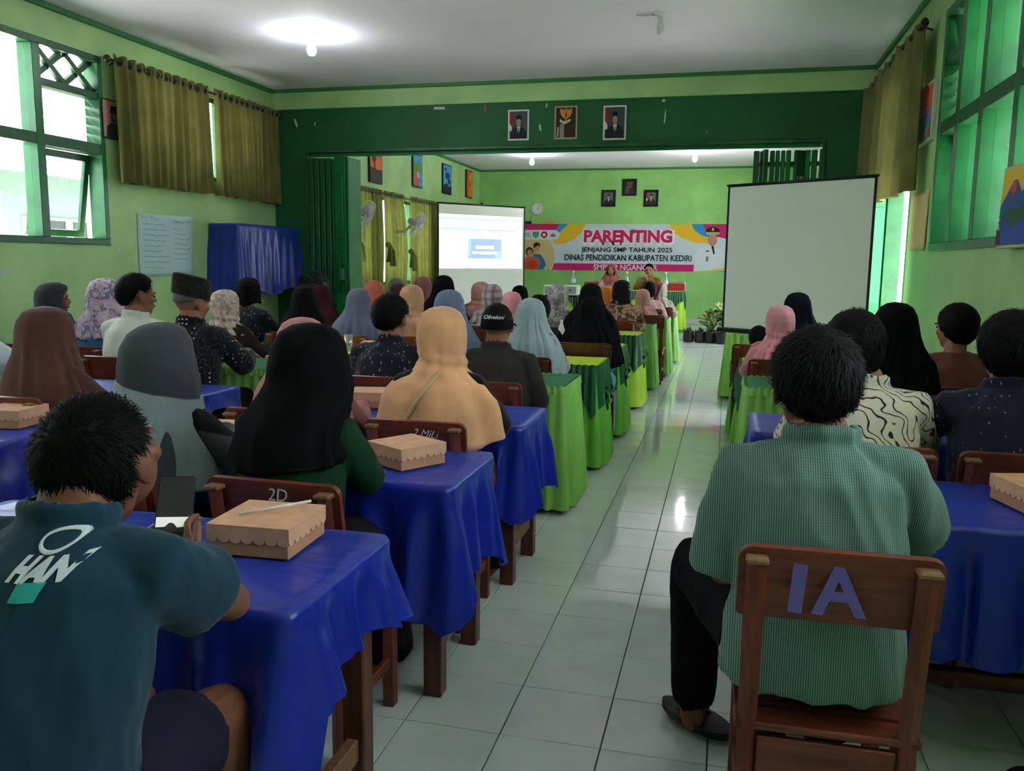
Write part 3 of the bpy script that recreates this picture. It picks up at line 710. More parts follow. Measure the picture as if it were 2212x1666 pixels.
# ================================================================ speakers' table on the stage
st = thing('speaker_table', 'long table on the stage where two speakers sit', 'table', (-1.9, 16.75, .12))
box('tabletop', -1.1, 1.1, -.3, .3, .72, .745, M_WOODX, st)
for sx in (-1.05, 1.05):
    for sy in (-.25, .25): link('leg', tube_mesh([(sx, sy, 0), (sx, sy, .72)], .018, 8), simple('pale_metal_leg', (200, 200, 200), .3, metal=.6), st)
skirted('dark green swag over lime skirt on the speakers table', -3.0, -.8, 16.45, 17.05, .867, 'C', 41, group='covers of the speakers table', zb=.17)
# red banquet chairs
M_RED = simple('red_vinyl', (176, 30, 36), .45); M_CHROME = simple('chrome_tube', (215, 215, 215), .15, metal=1)
def red_chair(label, x, y):
    t = thing('banquet_chair', label, 'chair', (x, y, .12), PI, group='red padded chairs on stage')
    bm = bmesh.new(); tube(bm, [(-.2, .18, 0), (-.2, .12, .44), (-.19, -.22, .45), (-.19, -.3, .9), (-.05, -.32, .94), (-.03, -.32, .91), (.03, -.32, .91), (.05, -.32, .94), (.19, -.3, .9), (.19, -.22, .45), (.2, .12, .44), (.2, .18, 0)], .011, 8)
    link('tube_frame', mesh_from(bm), M_CHROME, t)
    for s in (-1, 1): link('leg', tube_mesh([(s*.19, -.15, .45), (s*.2, -.28, 0)], .011, 8), M_CHROME, t)
    link('seat', box_mesh(.38, .38, .06, .02, 3), M_RED, t, (0, -.03, .47)); link('backrest', box_mesh(.35, .04, .34, .018, 3), M_RED, t, (0, -.285, .72), (.12, 0, 0))
red_chair('empty red padded chair at right end of the speakers table', -1.0, 17.55); red_chair('red padded chair left of the speaker in pink veil', -2.72, 17.55)
red_chair('red chair under the speaker in the pink veil', -2.28, 17.55); red_chair('red chair under the speaker in brown uniform', -1.52, 17.55)

# ================================================================ snack boxes, cups, bottles
M_KRAFT = simple('kraft_cardboard', (222, 168, 136), .7, .2, var=.05, vscale=20); M_KRAFT2 = simple('kraft_cardboard_inner', (192, 140, 110), .7, .2)
def lid_flap(w, h, n):
    pts = [(-w/2, 0), (-w/2, -h)]
    for k in range(n):
        for a in range(1, 6):
            th = PI*a/5; pts.append((-w/2+w*(k+.5)/n - w/n/2*math.cos(th), -h - .5*w/n*math.sin(th)*.8))
    pts.append((w/2, 0)); return poly_prism(pts, .0016)
def make_box(label, loc, rz, w=.185, h=.072):
    t = thing('snack_box', label, 'box', loc, rz, group='kraft snack boxes')
    me = box_mesh(w-.006, w-.006, h-.004, .002); link('box_tray', me, M_KRAFT2, t, (0, 0, h/2-.002))
    l = link('box_lid', box_mesh(w, w, .003, .001), M_KRAFT, t, (0, 0, h-.0005))
    fl = FLAP.setdefault(w, lid_flap(w, h*.42, 7))
    for k in range(4):
        a = k*PI/2; link('scalloped_flap', fl, M_KRAFT, l, ((w/2)*math.sin(a), -(w/2)*math.cos(a), .001), (0, 0, a))
    return t
FLAP = {}
ZT = DH+.012
BOX0 = make_box('kraft snack box with a straw on the nearest blue cloth', (-1.035, 1.765, ZT), .05, .205)
def snack(label, x, y, rz=0, z=ZT, s=1.0):
    c = copy_tree(BOX1, loc=(x, y, z), rz=rz); c.scale = (s,)*3; c['label'] = label; return c
BOX1 = make_box('kraft snack box on second blue cloth beside the green sweater', (-1.02, 2.64, ZT), 1.02, .19)
for lb, x, y, r in [('kraft snack box under the hand of the woman in grey veil', -1.78, 2.72, .1), ('pale snack box on the blue cloth at the left edge', -2.78, 2.80, .15), ('snack box behind the plastic cup on blue cloth', -2.83, 3.86, .1), ('snack box beside the blue cup behind black veil', -1.60, 3.68, .2), ('snack box by the dark wooden chair at left edge', -3.15, 3.3, 0), ('small snack box beside a glass on lime cover', -2.55, 5.95, .3), ('snack box on green cover by the rose veil', -2.72, 4.9, .2), ('snack box right of the cream patterned veil', -4.6, 7.4, .1), ('snack box below the blue grey veil', -1.62, 5.75, .1), ('snack box on the green cover before the pink veil, right', .38, 5.1, .05), ('snack box at the right edge on blue cloth', .90, 2.66, .25)]:
    snack(lb, x, y, r)
# straw lying on the nearest box
o = link('drinking_straw', tube_mesh([(-.055, -.05, 0), (.075, .06, .012)], .0035, 8), simple('clear_straw_sleeve', (225, 222, 218), .3), None, (-1.035, 1.78, ZT+.078)); tag(o, 'white wrapped straw on the lid of the nearest box', 'straw')
M_PLASTIC = glassy('clear_plastic', (.9, .93, .95), .25, .08); M_WATER = glassy('water_fill', (.86, .92, .95), .12, .02); M_SEAL = simple('printed_cup_seal', (205, 205, 215), .35)
def make_cup(label, loc, s=1):
    t = thing('water_cup', label, 'cup', loc, group='sealed plastic water cups', scale=s)
    link('cup_wall', lathe_mesh([(.021, 0), (.024, .004), (.031, .088), (.034, .09), (.034, .093), (.0305, .093)], 20, cap=False), M_PLASTIC, t); link('water', lathe_mesh([(.0205, .002), (.0295, .078)], 20), M_WATER, t)
    link('foil_lid', lathe_mesh([(.033, 0), (.033, .0012)], 20), M_SEAL, t, (0, 0, .093)); return t
CUP = make_cup('clear plastic water cup before the snack box on blue cloth', (-2.70, 3.72, ZT))
for lb, x, y in [('clear water cup left of the peach veil', -1.475, 3.62), ('clear cup with wrapped straw beside the green sweater', -1.60, 2.66), ('plastic water cup at the far left on a blue cloth', -3.3, 3.45), ('plastic cup behind the woman in dark batik', -4.35, 7.5), ('clear plastic cup left of the black cap', -1.4, 5.72)]:
    c = copy_tree(CUP, loc=(x, y, ZT)); c['label'] = lb
g = thing('drinking_glass', 'tall clear glass on lime cover before the purple grey veil', 'glass', (-2.72, 5.86, ZT))
link('glass_wall', lathe_mesh([(.022, 0), (.026, .004), (.036, .13), (.034, .13), (.024, .006)], 20, cap=False), M_PLASTIC, g); link('water', lathe_mesh([(.0235, .006), (.03, .06)], 18), M_WATER, g)
M_BOT = glassy('clear_bottle_plastic', (.88, .94, .92), .3, .05); M_CAPW = simple('white_bottle_cap', (225, 230, 235), .4)
def bottle(label, loc, s=1, m=None):
    t = thing('water_bottle', label, 'bottle', loc, group='plastic water bottles', scale=s)
    link('bottle_body', lathe_mesh([(.004, 0), (.03, .002), (.032, .02), (.030, .06), (.032, .10), (.031, .15), (.02, .19), (.013, .21), (.013, .225)], 18), m or M_BOT, t); link('cap', lathe_mesh([(.015, 0), (.015, .02)], 14), M_CAPW, t, (0, 0, .222)); link('paper_label', lathe_mesh([(.0322, 0), (.0322, .05)], 18, cap=False), simple('blue_white_label', (190, 205, 225), .5), t, (0, 0, .085))
for lb, x, y in [('clear bottle at left end of the speakers table', -2.93, 16.7), ('clear bottle between the two speakers', -1.88, 16.75), ('clear bottle right of the speaker in brown', -1.13, 16.7)]: bottle(lb, (x, y, .881), 1.5)
bottle('small white bottle on desk left of the long black veil', (-1.32, 7.0, ZT), .85, simple('milky_bottle', (215, 220, 210), .4))
# white equipment and black speaker beside the table
t = thing('amplifier_box', 'white equipment box on a stand left of speakers table', 'equipment', (-3.0, 15.9, .0))
box('casing', -.32, .32, -.18, .18, .80, .98, simple('white_plastic_case', (205, 212, 205), .5), t, bev=.012); box('front_panel', -.3, .3, -.187, -.18, .82, .96, simple('grey_panel', (150, 158, 152), .5), t)
for k in range(4): link('knob', lathe_mesh([(.018, 0), (.015, .02)], 12), simple('black_plastic', (18, 18, 20), .4), t, (-.2+.13*k, -.188, .89), (PI/2, 0, 0))
box('stand_top', -.3, .3, -.16, .16, .76, .80, simple('black_plastic', (18, 18, 20), .4), t)
for sx in (-.26, .26):
    for sy in (-.12, .12): box('stand_leg', sx-.02, sx+.02, sy-.02, sy+.02, 0, .76, simple('black_plastic', (18, 18, 20), .4), t)
for k in range(5): link('cable', tube_mesh([(-.2+.08*k, -.2, .9), (-.18+.08*k, -.26, .75), (-.15+.07*k, -.22, .55), (-.1+.05*k, -.18, .3)], .007, 6), simple('black_plastic', (18, 18, 20), .4), t)
# floor cable in front of the plants
o = link('floor_cable', tube_mesh([(x, 14.85+.22*math.sin(x*5.2+1.2)+.05*math.sin(x*11), .005) for x in [-.7+.08*k for k in range(22)]], .004, 6), simple('grey_cable', (120, 125, 130), .6)); tag(o, 'thin grey cable snaking across the far floor', 'cable')

# ================================================================ projector screens
M_SCRW = simple('matte_white_screen', (244, 244, 238), .8, .15); M_BLK = simple('black_plastic', (18, 18, 20), .4); M_BRD = simple('black_screen_border', (14, 14, 15), .7)
def screen(label, A, Bp, z0, z1, border=.03, bar_drop=.05, stand=True):
    A, Bp = Vector(A), Vector(Bp); d = Bp-A; wd = d.length; rz = math.atan2(d.y, d.x); mid = (A+Bp)/2
    t = thing('projection_screen', label, 'screen', (mid.x, mid.y, 0), rz)
    box('screen_fabric', -wd/2+border, wd/2-border, -.002, .002, z0+border, z1-border*.5, M_SCRW, t, bev=0)
    for q in [(-wd/2, -wd/2+border, z0, z1), (wd/2-border, wd/2, z0, z1), (-wd/2+border, wd/2-border, z1-border*.5, z1)]: box('screen_border', q[0], q[1], -.0025, .0025, q[2], q[3], M_BRD, t, bev=0)
    link('bottom_bar', tube_mesh([(-wd/2-.04, 0, z0), (wd/2+.04, 0, z0)], .024, 12), M_BLK, t); link('top_bar', tube_mesh([(-wd/2-.01, 0, z1+.006), (wd/2+.01, 0, z1+.006)], .011, 10), M_BLK, t)
    link('mast', tube_mesh([(0, .05, .35), (0, .05, z1+.05)], .013, 8), M_BLK, t); link('mast_hook', box_mesh(.03, .06, .04, .004), M_BLK, t, (0, .03, z1+.03))
    for k in range(3):
        a = PI/2+k*2*PI/3; link('tripod_leg', tube_mesh([(0, .05, .55), (.30*math.cos(a), .05+.30*math.sin(a), .01)], .011, 8), M_BLK, t)
    return t, wd
screen('large blank white screen on tripod right of the aisle', (-.02, 8.2), (1.13, 7.42), .79, 2.10, .022)
ls, lw = screen('lit projection screen left of the banner in far room', (-5.17, 15.0), (-3.88, 16.5), .55, 2.455, .03)
M_PWHITE = emis('projected_white', (245, 250, 250), .78); M_PBLUE = emis('projected_blue', (96, 146, 215), .42); M_PCYAN = emis('projected_cyan', (150, 215, 228), .5); M_PGREY = emis('projected_grey', (170, 178, 186), .5); M_PSKY = emis('projected_sky_blue', (120, 190, 240), .5)
def pr(name, u0, u1, z0, z1, m, dy): return box(name, -lw/2+u0*lw, -lw/2+u1*lw, -dy-.001, -dy, z0, z1, m, ls, bev=0)
pr('projected_page', .02, .965, 1.27, 2.26, M_PWHITE, .004); pr('projected_tab_bar', .02, .965, 2.17, 2.21, M_PGREY if False else M_PCYAN, .006)
pr('projected_toolbar', .02, .48, 1.98, 2.02, M_PCYAN, .006); pr('projected_toolbar', .49, .89, 1.975, 2.015, M_PGREY, .006)
pr('projected_slide', .33, .72, 1.46, 1.83, M_PBLUE, .006); pr('slide_accent', .33, .365, 1.5, 1.83, M_PSKY, .008); pr('slide_accent', .65, .72, 1.46, 1.6, M_PSKY, .008)
pr('projected_taskbar', .27, .93, 1.27, 1.295, M_PGREY, .006)
for s, z, sz in (('PARENTING', 1.665, .078), ('SMPN 2 NGANCAR', 1.565, .066)):
    link('slide_text', text_mesh(s, sz, .004), M_PWHITE, ls, (-lw/2+.525*lw, -.009, z), (PI/2, 0, 0))
# ================================================================ pictures, posters, banner
FLAT = {}
def flat(c, rough=.6):
    k = 'print_%d_%d_%d' % tuple(int(x) for x in c)
    return simple(k, c, rough, .3)
def shape(par, name, pts, c, dy, w, h, t=.0012, m=None):
    return link(name, poly_prism([((u-.5)*w, (v-.5)*h) for u, v in pts], t), m or flat(c), par, (0, -dy-t, 0))
def circ(cx, cy, rx, ry, n=20, a0=0, a1=2*PI): return [(cx+rx*math.cos(a0+(a1-a0)*k/(n if a1-a0 > 6.2 else n-1)), cy+ry*math.sin(a0+(a1-a0)*k/(n if a1-a0 > 6.2 else n-1))) for k in range(n)]
def rect(a, b, c, d): return [(a, c), (b, c), (b, d), (a, d)]
def picture(name, label, cat, loc, rz, w, h, bg, shapes, border=None, bw=.012, thick=.012, group=None, tilt=0, framed=False):
    t = thing(name, label, cat, loc, rz, group); t.rotation_euler = (tilt, 0, rz)
    box('backing', -w/2, w/2, -thick, 0, -h/2, h/2, flat(border or bg), t, bev=.001)
    if framed:
        for q in [(-w/2-.004, w/2+.004, h/2-bw, h/2+.004), (-w/2-.004, w/2+.004, -h/2-.004, -h/2+bw), (-w/2-.004, -w/2+bw, -h/2+bw, h/2-bw), (w/2-bw, w/2+.004, -h/2+bw, h/2-bw)]: box('frame_bar', q[0], q[1], -thick-.012, 0.0, q[2], q[3], flat(framed, .35), t, bev=.002)
    iw, ih = w-2*bw, h-2*bw
    shape(t, 'print_ground', rect(0, 1, 0, 1), bg, thick, iw, ih)
    for i, sh in enumerate(shapes):
        shape(t, sh[0], sh[1], sh[2], thick+.0014*(i+1), iw, ih)
    return t
SKIN = (178, 132, 106)
def suit(flag=True):
    s = []
    if flag: s += [('red_flag', [(0, .58), (.12, .40), (.2, .55), (.14, 1), (0, 1)], (178, 28, 38)), ('white_flag', [(0, .30), (.12, .28), (.14, .42), (0, .58)], (225, 225, 225))]
    s += [('jacket', [(.06, 0), (.08, .24), (.2, .36), (.38, .44), (.66, .44), (.84, .36), (.95, .24), (.97, 0)], (26, 28, 34)), ('shirt_front', [(.42, .44), (.52, .10), (.62, .44)], (225, 226, 230)), ('necktie', [(.50, .40), (.54, .40), (.56, .16), (.52, .08), (.485, .16)], (96, 28, 40)),
          ('face', circ(.52, .60, .125, .15), SKIN), ('black_cap', [(.38, .68), (.40, .84), (.52, .87), (.65, .84), (.665, .68), (.52, .72)], (14, 14, 16))]
    return s
picture('portrait_poster', 'portrait poster of man in suit, left of emblem on beam', 'portrait', (-2.372, P_-.001, 2.935), 0, .245, .338, (74, 80, 88), suit(), (222, 224, 224), .018, .004, 'posters on the dark green beam')
picture('portrait_poster', 'portrait poster of man in suit, right of emblem on beam', 'portrait', (-1.277, P_-.001, 2.932), 0, .255, .368, (66, 74, 80), suit(), (222, 224, 224), .018, .004, 'posters on the dark green beam')
def eagle():
    g = (206, 140, 62)
    return [('plinth_column', [(.2, 0), (.42, 0), (.42, .46), (.2, .46)], (150, 140, 130)), ('ribbon', [(.2, .62), (.42, .54), (.74, .62), (.74, .54), (.45, .44), (.2, .52)], (205, 190, 172)),
            ('wing', [(.46, .62), (.3, .70), (.22, .82), (.2, .98), (.3, .92), (.33, .98), (.38, .90), (.44, .94), (.47, .8)], g), ('wing', [(.56, .62), (.72, .70), (.8, .82), (.82, .98), (.72, .92), (.69, .98), (.64, .90), (.58, .94), (.55, .8)], g),
            ('eagle_body', [(.46, .86), (.47, .96), (.52, 1.0), (.56, .96), (.555, .86), (.57, .7), (.53, .55), (.49, .55), (.45, .7)], (190, 122, 50)), ('shield', [(.465, .82), (.555, .82), (.555, .72), (.51, .64), (.465, .72)], (150, 36, 30)), ('small_flags', [(.07, .02), (.13, .02), (.16, .34), (.1, .36)], (200, 180, 160))]
picture('emblem_poster', 'poster with golden eagle emblem at centre of dark green beam', 'poster', (-1.826, P_-.001, 2.948), 0, .258, .358, (54, 36, 24), eagle(), (190, 160, 118), .016, .004, 'posters on the dark green beam')
BLK = (20, 20, 18)
picture('framed_portrait', 'black framed portrait below and left of the framed emblem', 'picture frame', (-2.552, F_-.001, 2.79), 0, .30, .345, (96, 108, 104), suit(False), (215, 220, 215), .05, .012, 'black frames on far wall', framed=BLK)
picture('framed_portrait', 'black framed portrait below and right of the framed emblem', 'picture frame', (-1.64, F_-.001, 2.785), 0, .30, .345, (104, 104, 100), suit(True), (215, 220, 215), .05, .012, 'black frames on far wall', framed=BLK)
picture('framed_emblem', 'highest black frame with dim eagle emblem on far wall', 'picture frame', (-2.105, F_-.001, 3.017), 0, .30, .345, (46, 46, 40), [(n, p, tuple(x*.55 for x in c)) for n, p, c in eagle()], (52, 52, 46), .045, .012, 'black frames on far wall', framed=BLK)
# clock
t = thing('wall_clock', 'round white wall clock above the banner left end', 'clock', (-4.12, F_, 2.575))
link('rim', lathe_mesh([(.13, 0), (.135, .03), (.12, .036), (.115, .024)], 32, cap=False), simple('silver_rim', (190, 195, 195), .3), t, (0, 0, 0), (PI/2, 0, 0)); link('dial', lathe_mesh([(.116, 0), (.116, .004)], 32), flat((225, 228, 225)), t, (0, -.024, 0), (PI/2, 0, 0))
for k in range(12):
    a = k*PI/6; link('hour_mark', box_mesh(.008, .002, .022, 0), M_BLK, t, (.095*math.sin(a), -.0295, .095*math.cos(a)), (0, a, 0))
for ln, a in ((.06, 2.2), (.085, .6)): link('clock_hand', box_mesh(.009, .003, ln, 0), M_BLK, t, (ln/2*math.sin(a), -.032, ln/2*math.cos(a)), (0, a, 0))
# ---------------------------------------------------------------- banner; design grid: bu 0..1 left to right, bv 0..1 bottom to top of the visible field
bw_, bh_ = 4.52, 1.0
bt = thing('banner', 'wide printed banner reading PARENTING on the far wall', 'banner', (-2.21, F_-.004, 1.745)); 
BL = [0]
def bpart(name, pts, c, lvl): return shape(bt, name, pts, c, .002+.0012*lvl, bw_, bh_)
def bu(px): return (px-1130)/442.0*.977+.005
def bv(py): return (582-py)/99.0
bpart('banner_sheet', rect(0, 1, 0, 1), (206, 216, 230), 0)
bpart('magenta_corner_band', [(0, .87), (bu(1206), .87), (bu(1212), 1), (0, 1)], (206, 24, 110), 1)
bpart('blue_stripe', [(bu(1206), .87), (bu(1204), .74), (bu(1216), .84), (bu(1233), 1), (bu(1212), 1)], (36, 150, 214), 1)
bpart('yellow_arc', [(bu(1233), 1), (bu(1216), .84), (bu(1200), .66), (bu(1202), .56), (bu(1225), .58), (bu(1250), .70), (bu(1266), .86), (bu(1272), 1)], (236, 186, 40), 2)
bpart('logo_strip', [(0, .66), (bu(1206), .66), (bu(1213), .72), (bu(1214), .80), (bu(1206), .86), (0, .86)], (224, 226, 230), 3)
for k in range(5): bpart('logo_letters', rect(bu(1133+k*3.4), bu(1134.4+k*3.4), .71, .81), (120, 128, 140), 4)
bpart('crest_logo', [(bu(1153), .83), (bu(1167), .83), (bu(1167), .74), (bu(1160), .68), (bu(1153), .74)], (70, 140, 170), 4); bpart('crest_field', [(bu(1155), .78), (bu(1165), .78), (bu(1160), .70)], (110, 170, 80), 5)
bpart('round_logo', circ(bu(1179), .765, .0165, .075), (142, 42, 62), 4); bpart('round_logo_heart', circ(bu(1179), .765, .008, .036), (226, 214, 214), 5)
bpart('small_logo', [(bu(1193), .72), (bu(1205), .72), (bu(1205), .76), (bu(1199), .80), (bu(1193), .76)], (150, 110, 120), 4)
bpart('tan_disc', [p for p in circ(.012, .30, .155, .56, 30, -PI/2*.36, PI/2*.66)] + [(0, .655), (0, 0), (.125, 0)], (214, 190, 140), 1)
bpart('blue_shirt', [(bu(1152), .0), (bu(1150), .20), (bu(1156), .34), (bu(1170), .34), (bu(1180), .22), (bu(1184), .1), (bu(1178), 0)], (30, 120, 170), 2); bpart('man_face', circ(bu(1162), .46, .015, .085), (222, 152, 120), 3); bpart('man_hair', [(bu(1155), .46), (bu(1155), .56), (bu(1162), .60), (bu(1170), .57), (bu(1170), .47), (bu(1166), .54)], (56, 40, 36), 4)
bpart('brown_jacket', [(bu(1131), 0), (bu(1132), .18), (bu(1140), .28), (bu(1152), .28), (bu(1168), .26), (bu(1172), .14), (bu(1166), 0)], (206, 98, 72), 3); bpart('woman_face', circ(bu(1147), .36, .014, .08), (216, 140, 112), 5); bpart('woman_hair', circ(bu(1146), .39, .020, .105), (84, 48, 40), 4); bpart('red_child', circ(bu(1152), .1, .026, .10), (214, 56, 46), 5)
bpart('yellow_arc', [(bu(1452), 1), (bu(1460), .84), (bu(1480), .70), (bu(1510), .60), (bu(1552), .60), (bu(1552), .70), (bu(1520), .76), (bu(1504), .88), (bu(1498), 1)], (236, 186, 40), 1)
bpart('blue_arc', [(bu(1498), 1), (bu(1504), .88), (bu(1520), .76), (bu(1545), .70), (bu(1545), .78), (bu(1528), .86), (bu(1520), 1)], (36, 150, 214), 2); bpart('magenta_corner', [(bu(1520), 1), (bu(1528), .86), (bu(1548), .74), (1, .68), (1, 1)], (206, 24, 110), 2)
bpart('magenta_foot_band', [(bu(1198), 0), (bu(1202), .145), (bu(1509), .145), (bu(1509), .0)], (206, 24, 110), 1)
bpart('white_uniform', [(bu(1506), 0), (bu(1508), .34), (bu(1514), .46), (bu(1528), .54), (bu(1548), .54), (bu(1562), .48), (bu(1572), .40), (1, 0)], (216, 222, 236), 3); bpart('uniform_tie', [(bu(1541), .54), (bu(1546), .54), (bu(1549), .38), (bu(1546), .36)], (30, 34, 44), 4); bpart('badge', rect(bu(1531), bu(1536), .22, .32), (120, 124, 132), 4); bpart('name_tag', rect(bu(1530), bu(1537), .42, .45), (90, 96, 110), 4)
bpart('official_face', circ(bu(1543), .67, .021, .13), (196, 138, 128), 4); bpart('peaked_cap', [(bu(1527), .80), (bu(1530), .90), (bu(1543), .95), (bu(1556), .90), (bu(1558), .80), (bu(1543), .77)], (24, 22, 28), 5); bpart('cap_band', [(bu(1529), .79), (bu(1529), .83), (bu(1557), .83), (bu(1557), .79), (bu(1543), .77)], (196, 170, 110), 6); bpart('cap_badge', circ(bu(1543), .89, .005, .035), (206, 180, 120), 6)
bpart('yellow_foot_wave', [(bu(1515), .0), (bu(1540), .03), (bu(1572), .10), (1, .13), (1, .06), (bu(1550), 0)], (236, 186, 70), 5); bpart('blue_foot_wave', [(bu(1548), 0), (1, .05), (1, 0)], (60, 160, 214), 6)
def btext(s, px0, px1, pyc, hpx, c, lvl, bold, name):
    me = text_mesh(s, 1, bold, .004); xs = [v.co.x for v in me.vertices]; ys = [v.co.y for v in me.vertices]; ww, hh = max(xs)-min(xs), max(ys)-min(ys); mx, my = (max(xs)+min(xs))/2, (max(ys)+min(ys))/2
    W, Hh = (bu(px1)-bu(px0))*bw_, hpx/99.0*bh_
    for v in me.vertices: v.co = ((v.co.x-mx)*W/ww, (v.co.y-my)*Hh/hh, v.co.z*.2)
    return link(name, me, flat(c), bt, ((bu((px0+px1)/2)-.5)*bw_, -.004-.0012*lvl, (bv(pyc)-.5)*bh_), (PI/2, 0, 0))
btext('PARENTING', 1265, 1464, 510.5, 34, (236, 236, 244), 7, .09, 'headline_outline'); btext('PARENTING', 1268, 1459, 509, 27, (206, 24, 100), 9, .045, 'headline')
btext('JENJANG SMP TAHUN 2025', 1263, 1460, 539, 13, (16, 22, 28), 9, .018, 'second_line'); btext('DINAS PENDIDIKAN KABUPATEN KEDIRI', 1226, 1501, 554.5, 13, (16, 22, 28), 9, .018, 'third_line')
btext('SMPN 2 NGANCAR', 1291, 1430, 575, 12.5, (240, 214, 234), 9, .018, 'school_line')
for lb, x, c in (('small dark card on top edge of banner', -4.36, (50, 40, 44)), ('small orange card on top edge of banner', -3.86, (226, 150, 40))): tag(link('paper_card', box_mesh(.22, .006, .06, .001), flat(c), None, (x, F_-.012, 2.275)), lb, 'card', 'cards above the banner')
# ---------------------------------------------------------------- paintings
LW, RW = PI/2, -PI/2
ORG = (228, 106, 44)
picture('painting', 'orange painting with dark tree silhouette, nearest the steel door', 'painting', (L_+.001, 12.80, 2.885), LW, .50, .375+.19, ORG, [('dark_ground', [(0, 0), (1, 0), (1, .38), (.6, .36), (0, .42)], (44, 38, 40)), ('tree_crown', circ(.32, .72, .2, .16), (64, 40, 34)), ('tree_trunk', [(.3, .36), (.42, .36), (.40, .62), (.32, .62)], (50, 34, 32)), ('bird', circ(.8, .75, .05, .03, 8), (50, 34, 32))], (30, 30, 30), .02, .03, 'paintings in the far room')
picture('painting', 'blue and green landscape painting, second from the steel door', 'painting', (L_+.001, 14.68, 2.99), LW, .48, .572, (66, 146, 206), [('green_hill', [(0, .42), (.5, .38), (1, .5), (1, .78), (.6, .82), (.3, .72), (0, .78)], (84, 140, 70)), ('red_field', [(0, 0), (.62, 0), (.7, .22), (.5, .42), (.2, .5), (0, .46)], (190, 90, 72)), ('pale_house', [(.4, .28), (.6, .28), (.6, .42), (.5, .5), (.4, .42)], (180, 190, 200))], (24, 40, 40), .015, .03, 'paintings in the far room')
picture('painting', 'dark blue mottled painting, third from the steel door', 'painting', (L_+.001, 16.35, 3.0), LW, .53, .572, (70, 150, 206), [('dark_foot', [(0, 0), (1, 0), (1, .3), (.7, .22), (.4, .36), (0, .26)], (24, 36, 50)), ('navy_patch', circ(.5, .62, .3, .14, 9), (30, 60, 110)), ('navy_patch', circ(.7, .42, .2, .1, 7), (26, 50, 92)), ('navy_patch', circ(.24, .84, .14, .07, 7), (34, 70, 120))], (20, 26, 30), .02, .03, 'paintings in the far room')
picture('painting', 'narrow orange painting nearest the far corner', 'painting', (L_+.001, 17.84, 3.04), LW, .44, .575, (224, 140, 40), [('red_edge', [(0, 0), (.28, 0), (.34, 1), (0, 1)], (206, 74, 48)), ('brown_figure', circ(.6, .5, .12, .1, 10), (150, 90, 40)), ('yellow_light', circ(.66, .76, .14, .08, 12), (240, 190, 80))], (40, 24, 20), .02, .03, 'paintings in the far room')
picture('painting', 'mountain painting with orange sky, next to curtain on right wall', 'painting', (R_-.001, 7.14, 2.51), RW, .62, .42, (222, 96, 66), [('purple_peak', [(.0, .3), (.2, .72), (.36, .48), (.55, .78), (.8, .42), (1, .6), (1, .2), (0, .2)], (126, 116, 176)), ('snow_streak', [(.2, .72), (.26, .56), (.22, .5), (.16, .58)], (206, 210, 226)), ('blue_lake', [(0, 0), (.7, 0), (.9, .3), (.6, .5), (.3, .42), (0, .5)], (42, 104, 176)), ('green_bank', [(.66, 0), (1, 0), (1, .34), (.86, .3)], (70, 146, 92)), ('red_bush', circ(.85, .1, .09, .08, 9), (196, 80, 50))], (196, 206, 196), .02, .03)
picture('painting', 'volcano painting with yellow sky leaning in right window', 'painting', (R_-.035, 4.63, 1.685), RW, .52, .40, (232, 190, 62), [('volcano', [(0, .52), (.22, .72), (.34, .84), (.44, .84), (.62, .66), (.8, .78), (1, .6), (1, .36), (0, .36)], (30, 84, 150)), ('lava', [(.28, .66), (.34, .84), (.44, .84), (.46, .62), (.42, .7), (.38, .56), (.35, .7)], (206, 70, 50)), ('green_slope', [(0, .3), (.3, .5), (.6, .46), (1, .56), (1, .3), (.5, .2)], (30, 86, 60)), ('blue_river', [(.1, 0), (.06, .30), (.22, .36), (.46, .2), (.7, .3), (.9, .28), (1, 0)], (36, 72, 160)), ('brown_rock', [(0, 0), (.14, 0), (.12, .16), (0, .22)], (70, 46, 50))], (210, 200, 140), .015, .03, tilt=-.03)
picture('portrait_poster', 'dim portrait of man in black cap beside left curtain', 'portrait', (L_+.001, 6.80, 2.62), LW, .23, .345, (186, 130, 120), [('jacket', [(.15, 0), (.2, .3), (.5, .42), (1, .4), (1, 0)], (40, 44, 46)), ('face', circ(.66, .56, .22, .18), (120, 84, 74)), ('moustache', [(.5, .46), (.8, .46), (.8, .5), (.5, .5)], (30, 24, 24)), ('black_cap', [(.4, .66), (.46, .86), (.9, .88), (.95, .66)], (20, 18, 20))], (26, 22, 22), .012, .02)
# handwritten sheets on the left wall
sh_ = thing('paper_chart', 'pale blue handwritten paper sheet on the left wall', 'paper', (L_+.002, 7.53, 1.515), LW)
def wavy(i, j):
    u, v = i/14, j/12; return ((u-.5)*.86, -.004-.006*math.sin(u*9+v*3)*u*(1-v) - .012*sstep(.85, 1, u)*v, (v-.5)*.60+.01*(u-.5))
solid(link('paper_sheet', grid(15, 13, wavy), simple('pale_blue_paper', (178, 210, 212), .8), sh_), .001)
rnd = random.Random(5)
def scrawl(x0, x1, z, h, name='handwriting'):
    pts = []; x = x0
    while x < x1:
        pts.append((x, -.022, z+h*rnd.uniform(-.5, .5))); x += rnd.uniform(.006, .013)
        if rnd.random() < .15: x += .012
    if len(pts) > 2: link(name, tube_mesh(pts, .0016, 4), flat((96, 124, 130)), sh_)
scrawl(-.40, -.16, .265, .03); scrawl(.08, .38, .24, .035)
for k in range(9): scrawl(-.38, rnd.uniform(-.1, .06), .20-.052*k, .014)
for k in range(7): scrawl(.1, rnd.uniform(.25, .38), .17-.05*k, .014)
bp = thing('paper_sheet', 'beige paper sheet pinned on right wall beside the window', 'paper', (R_-.002, 7.15, 1.735), RW)
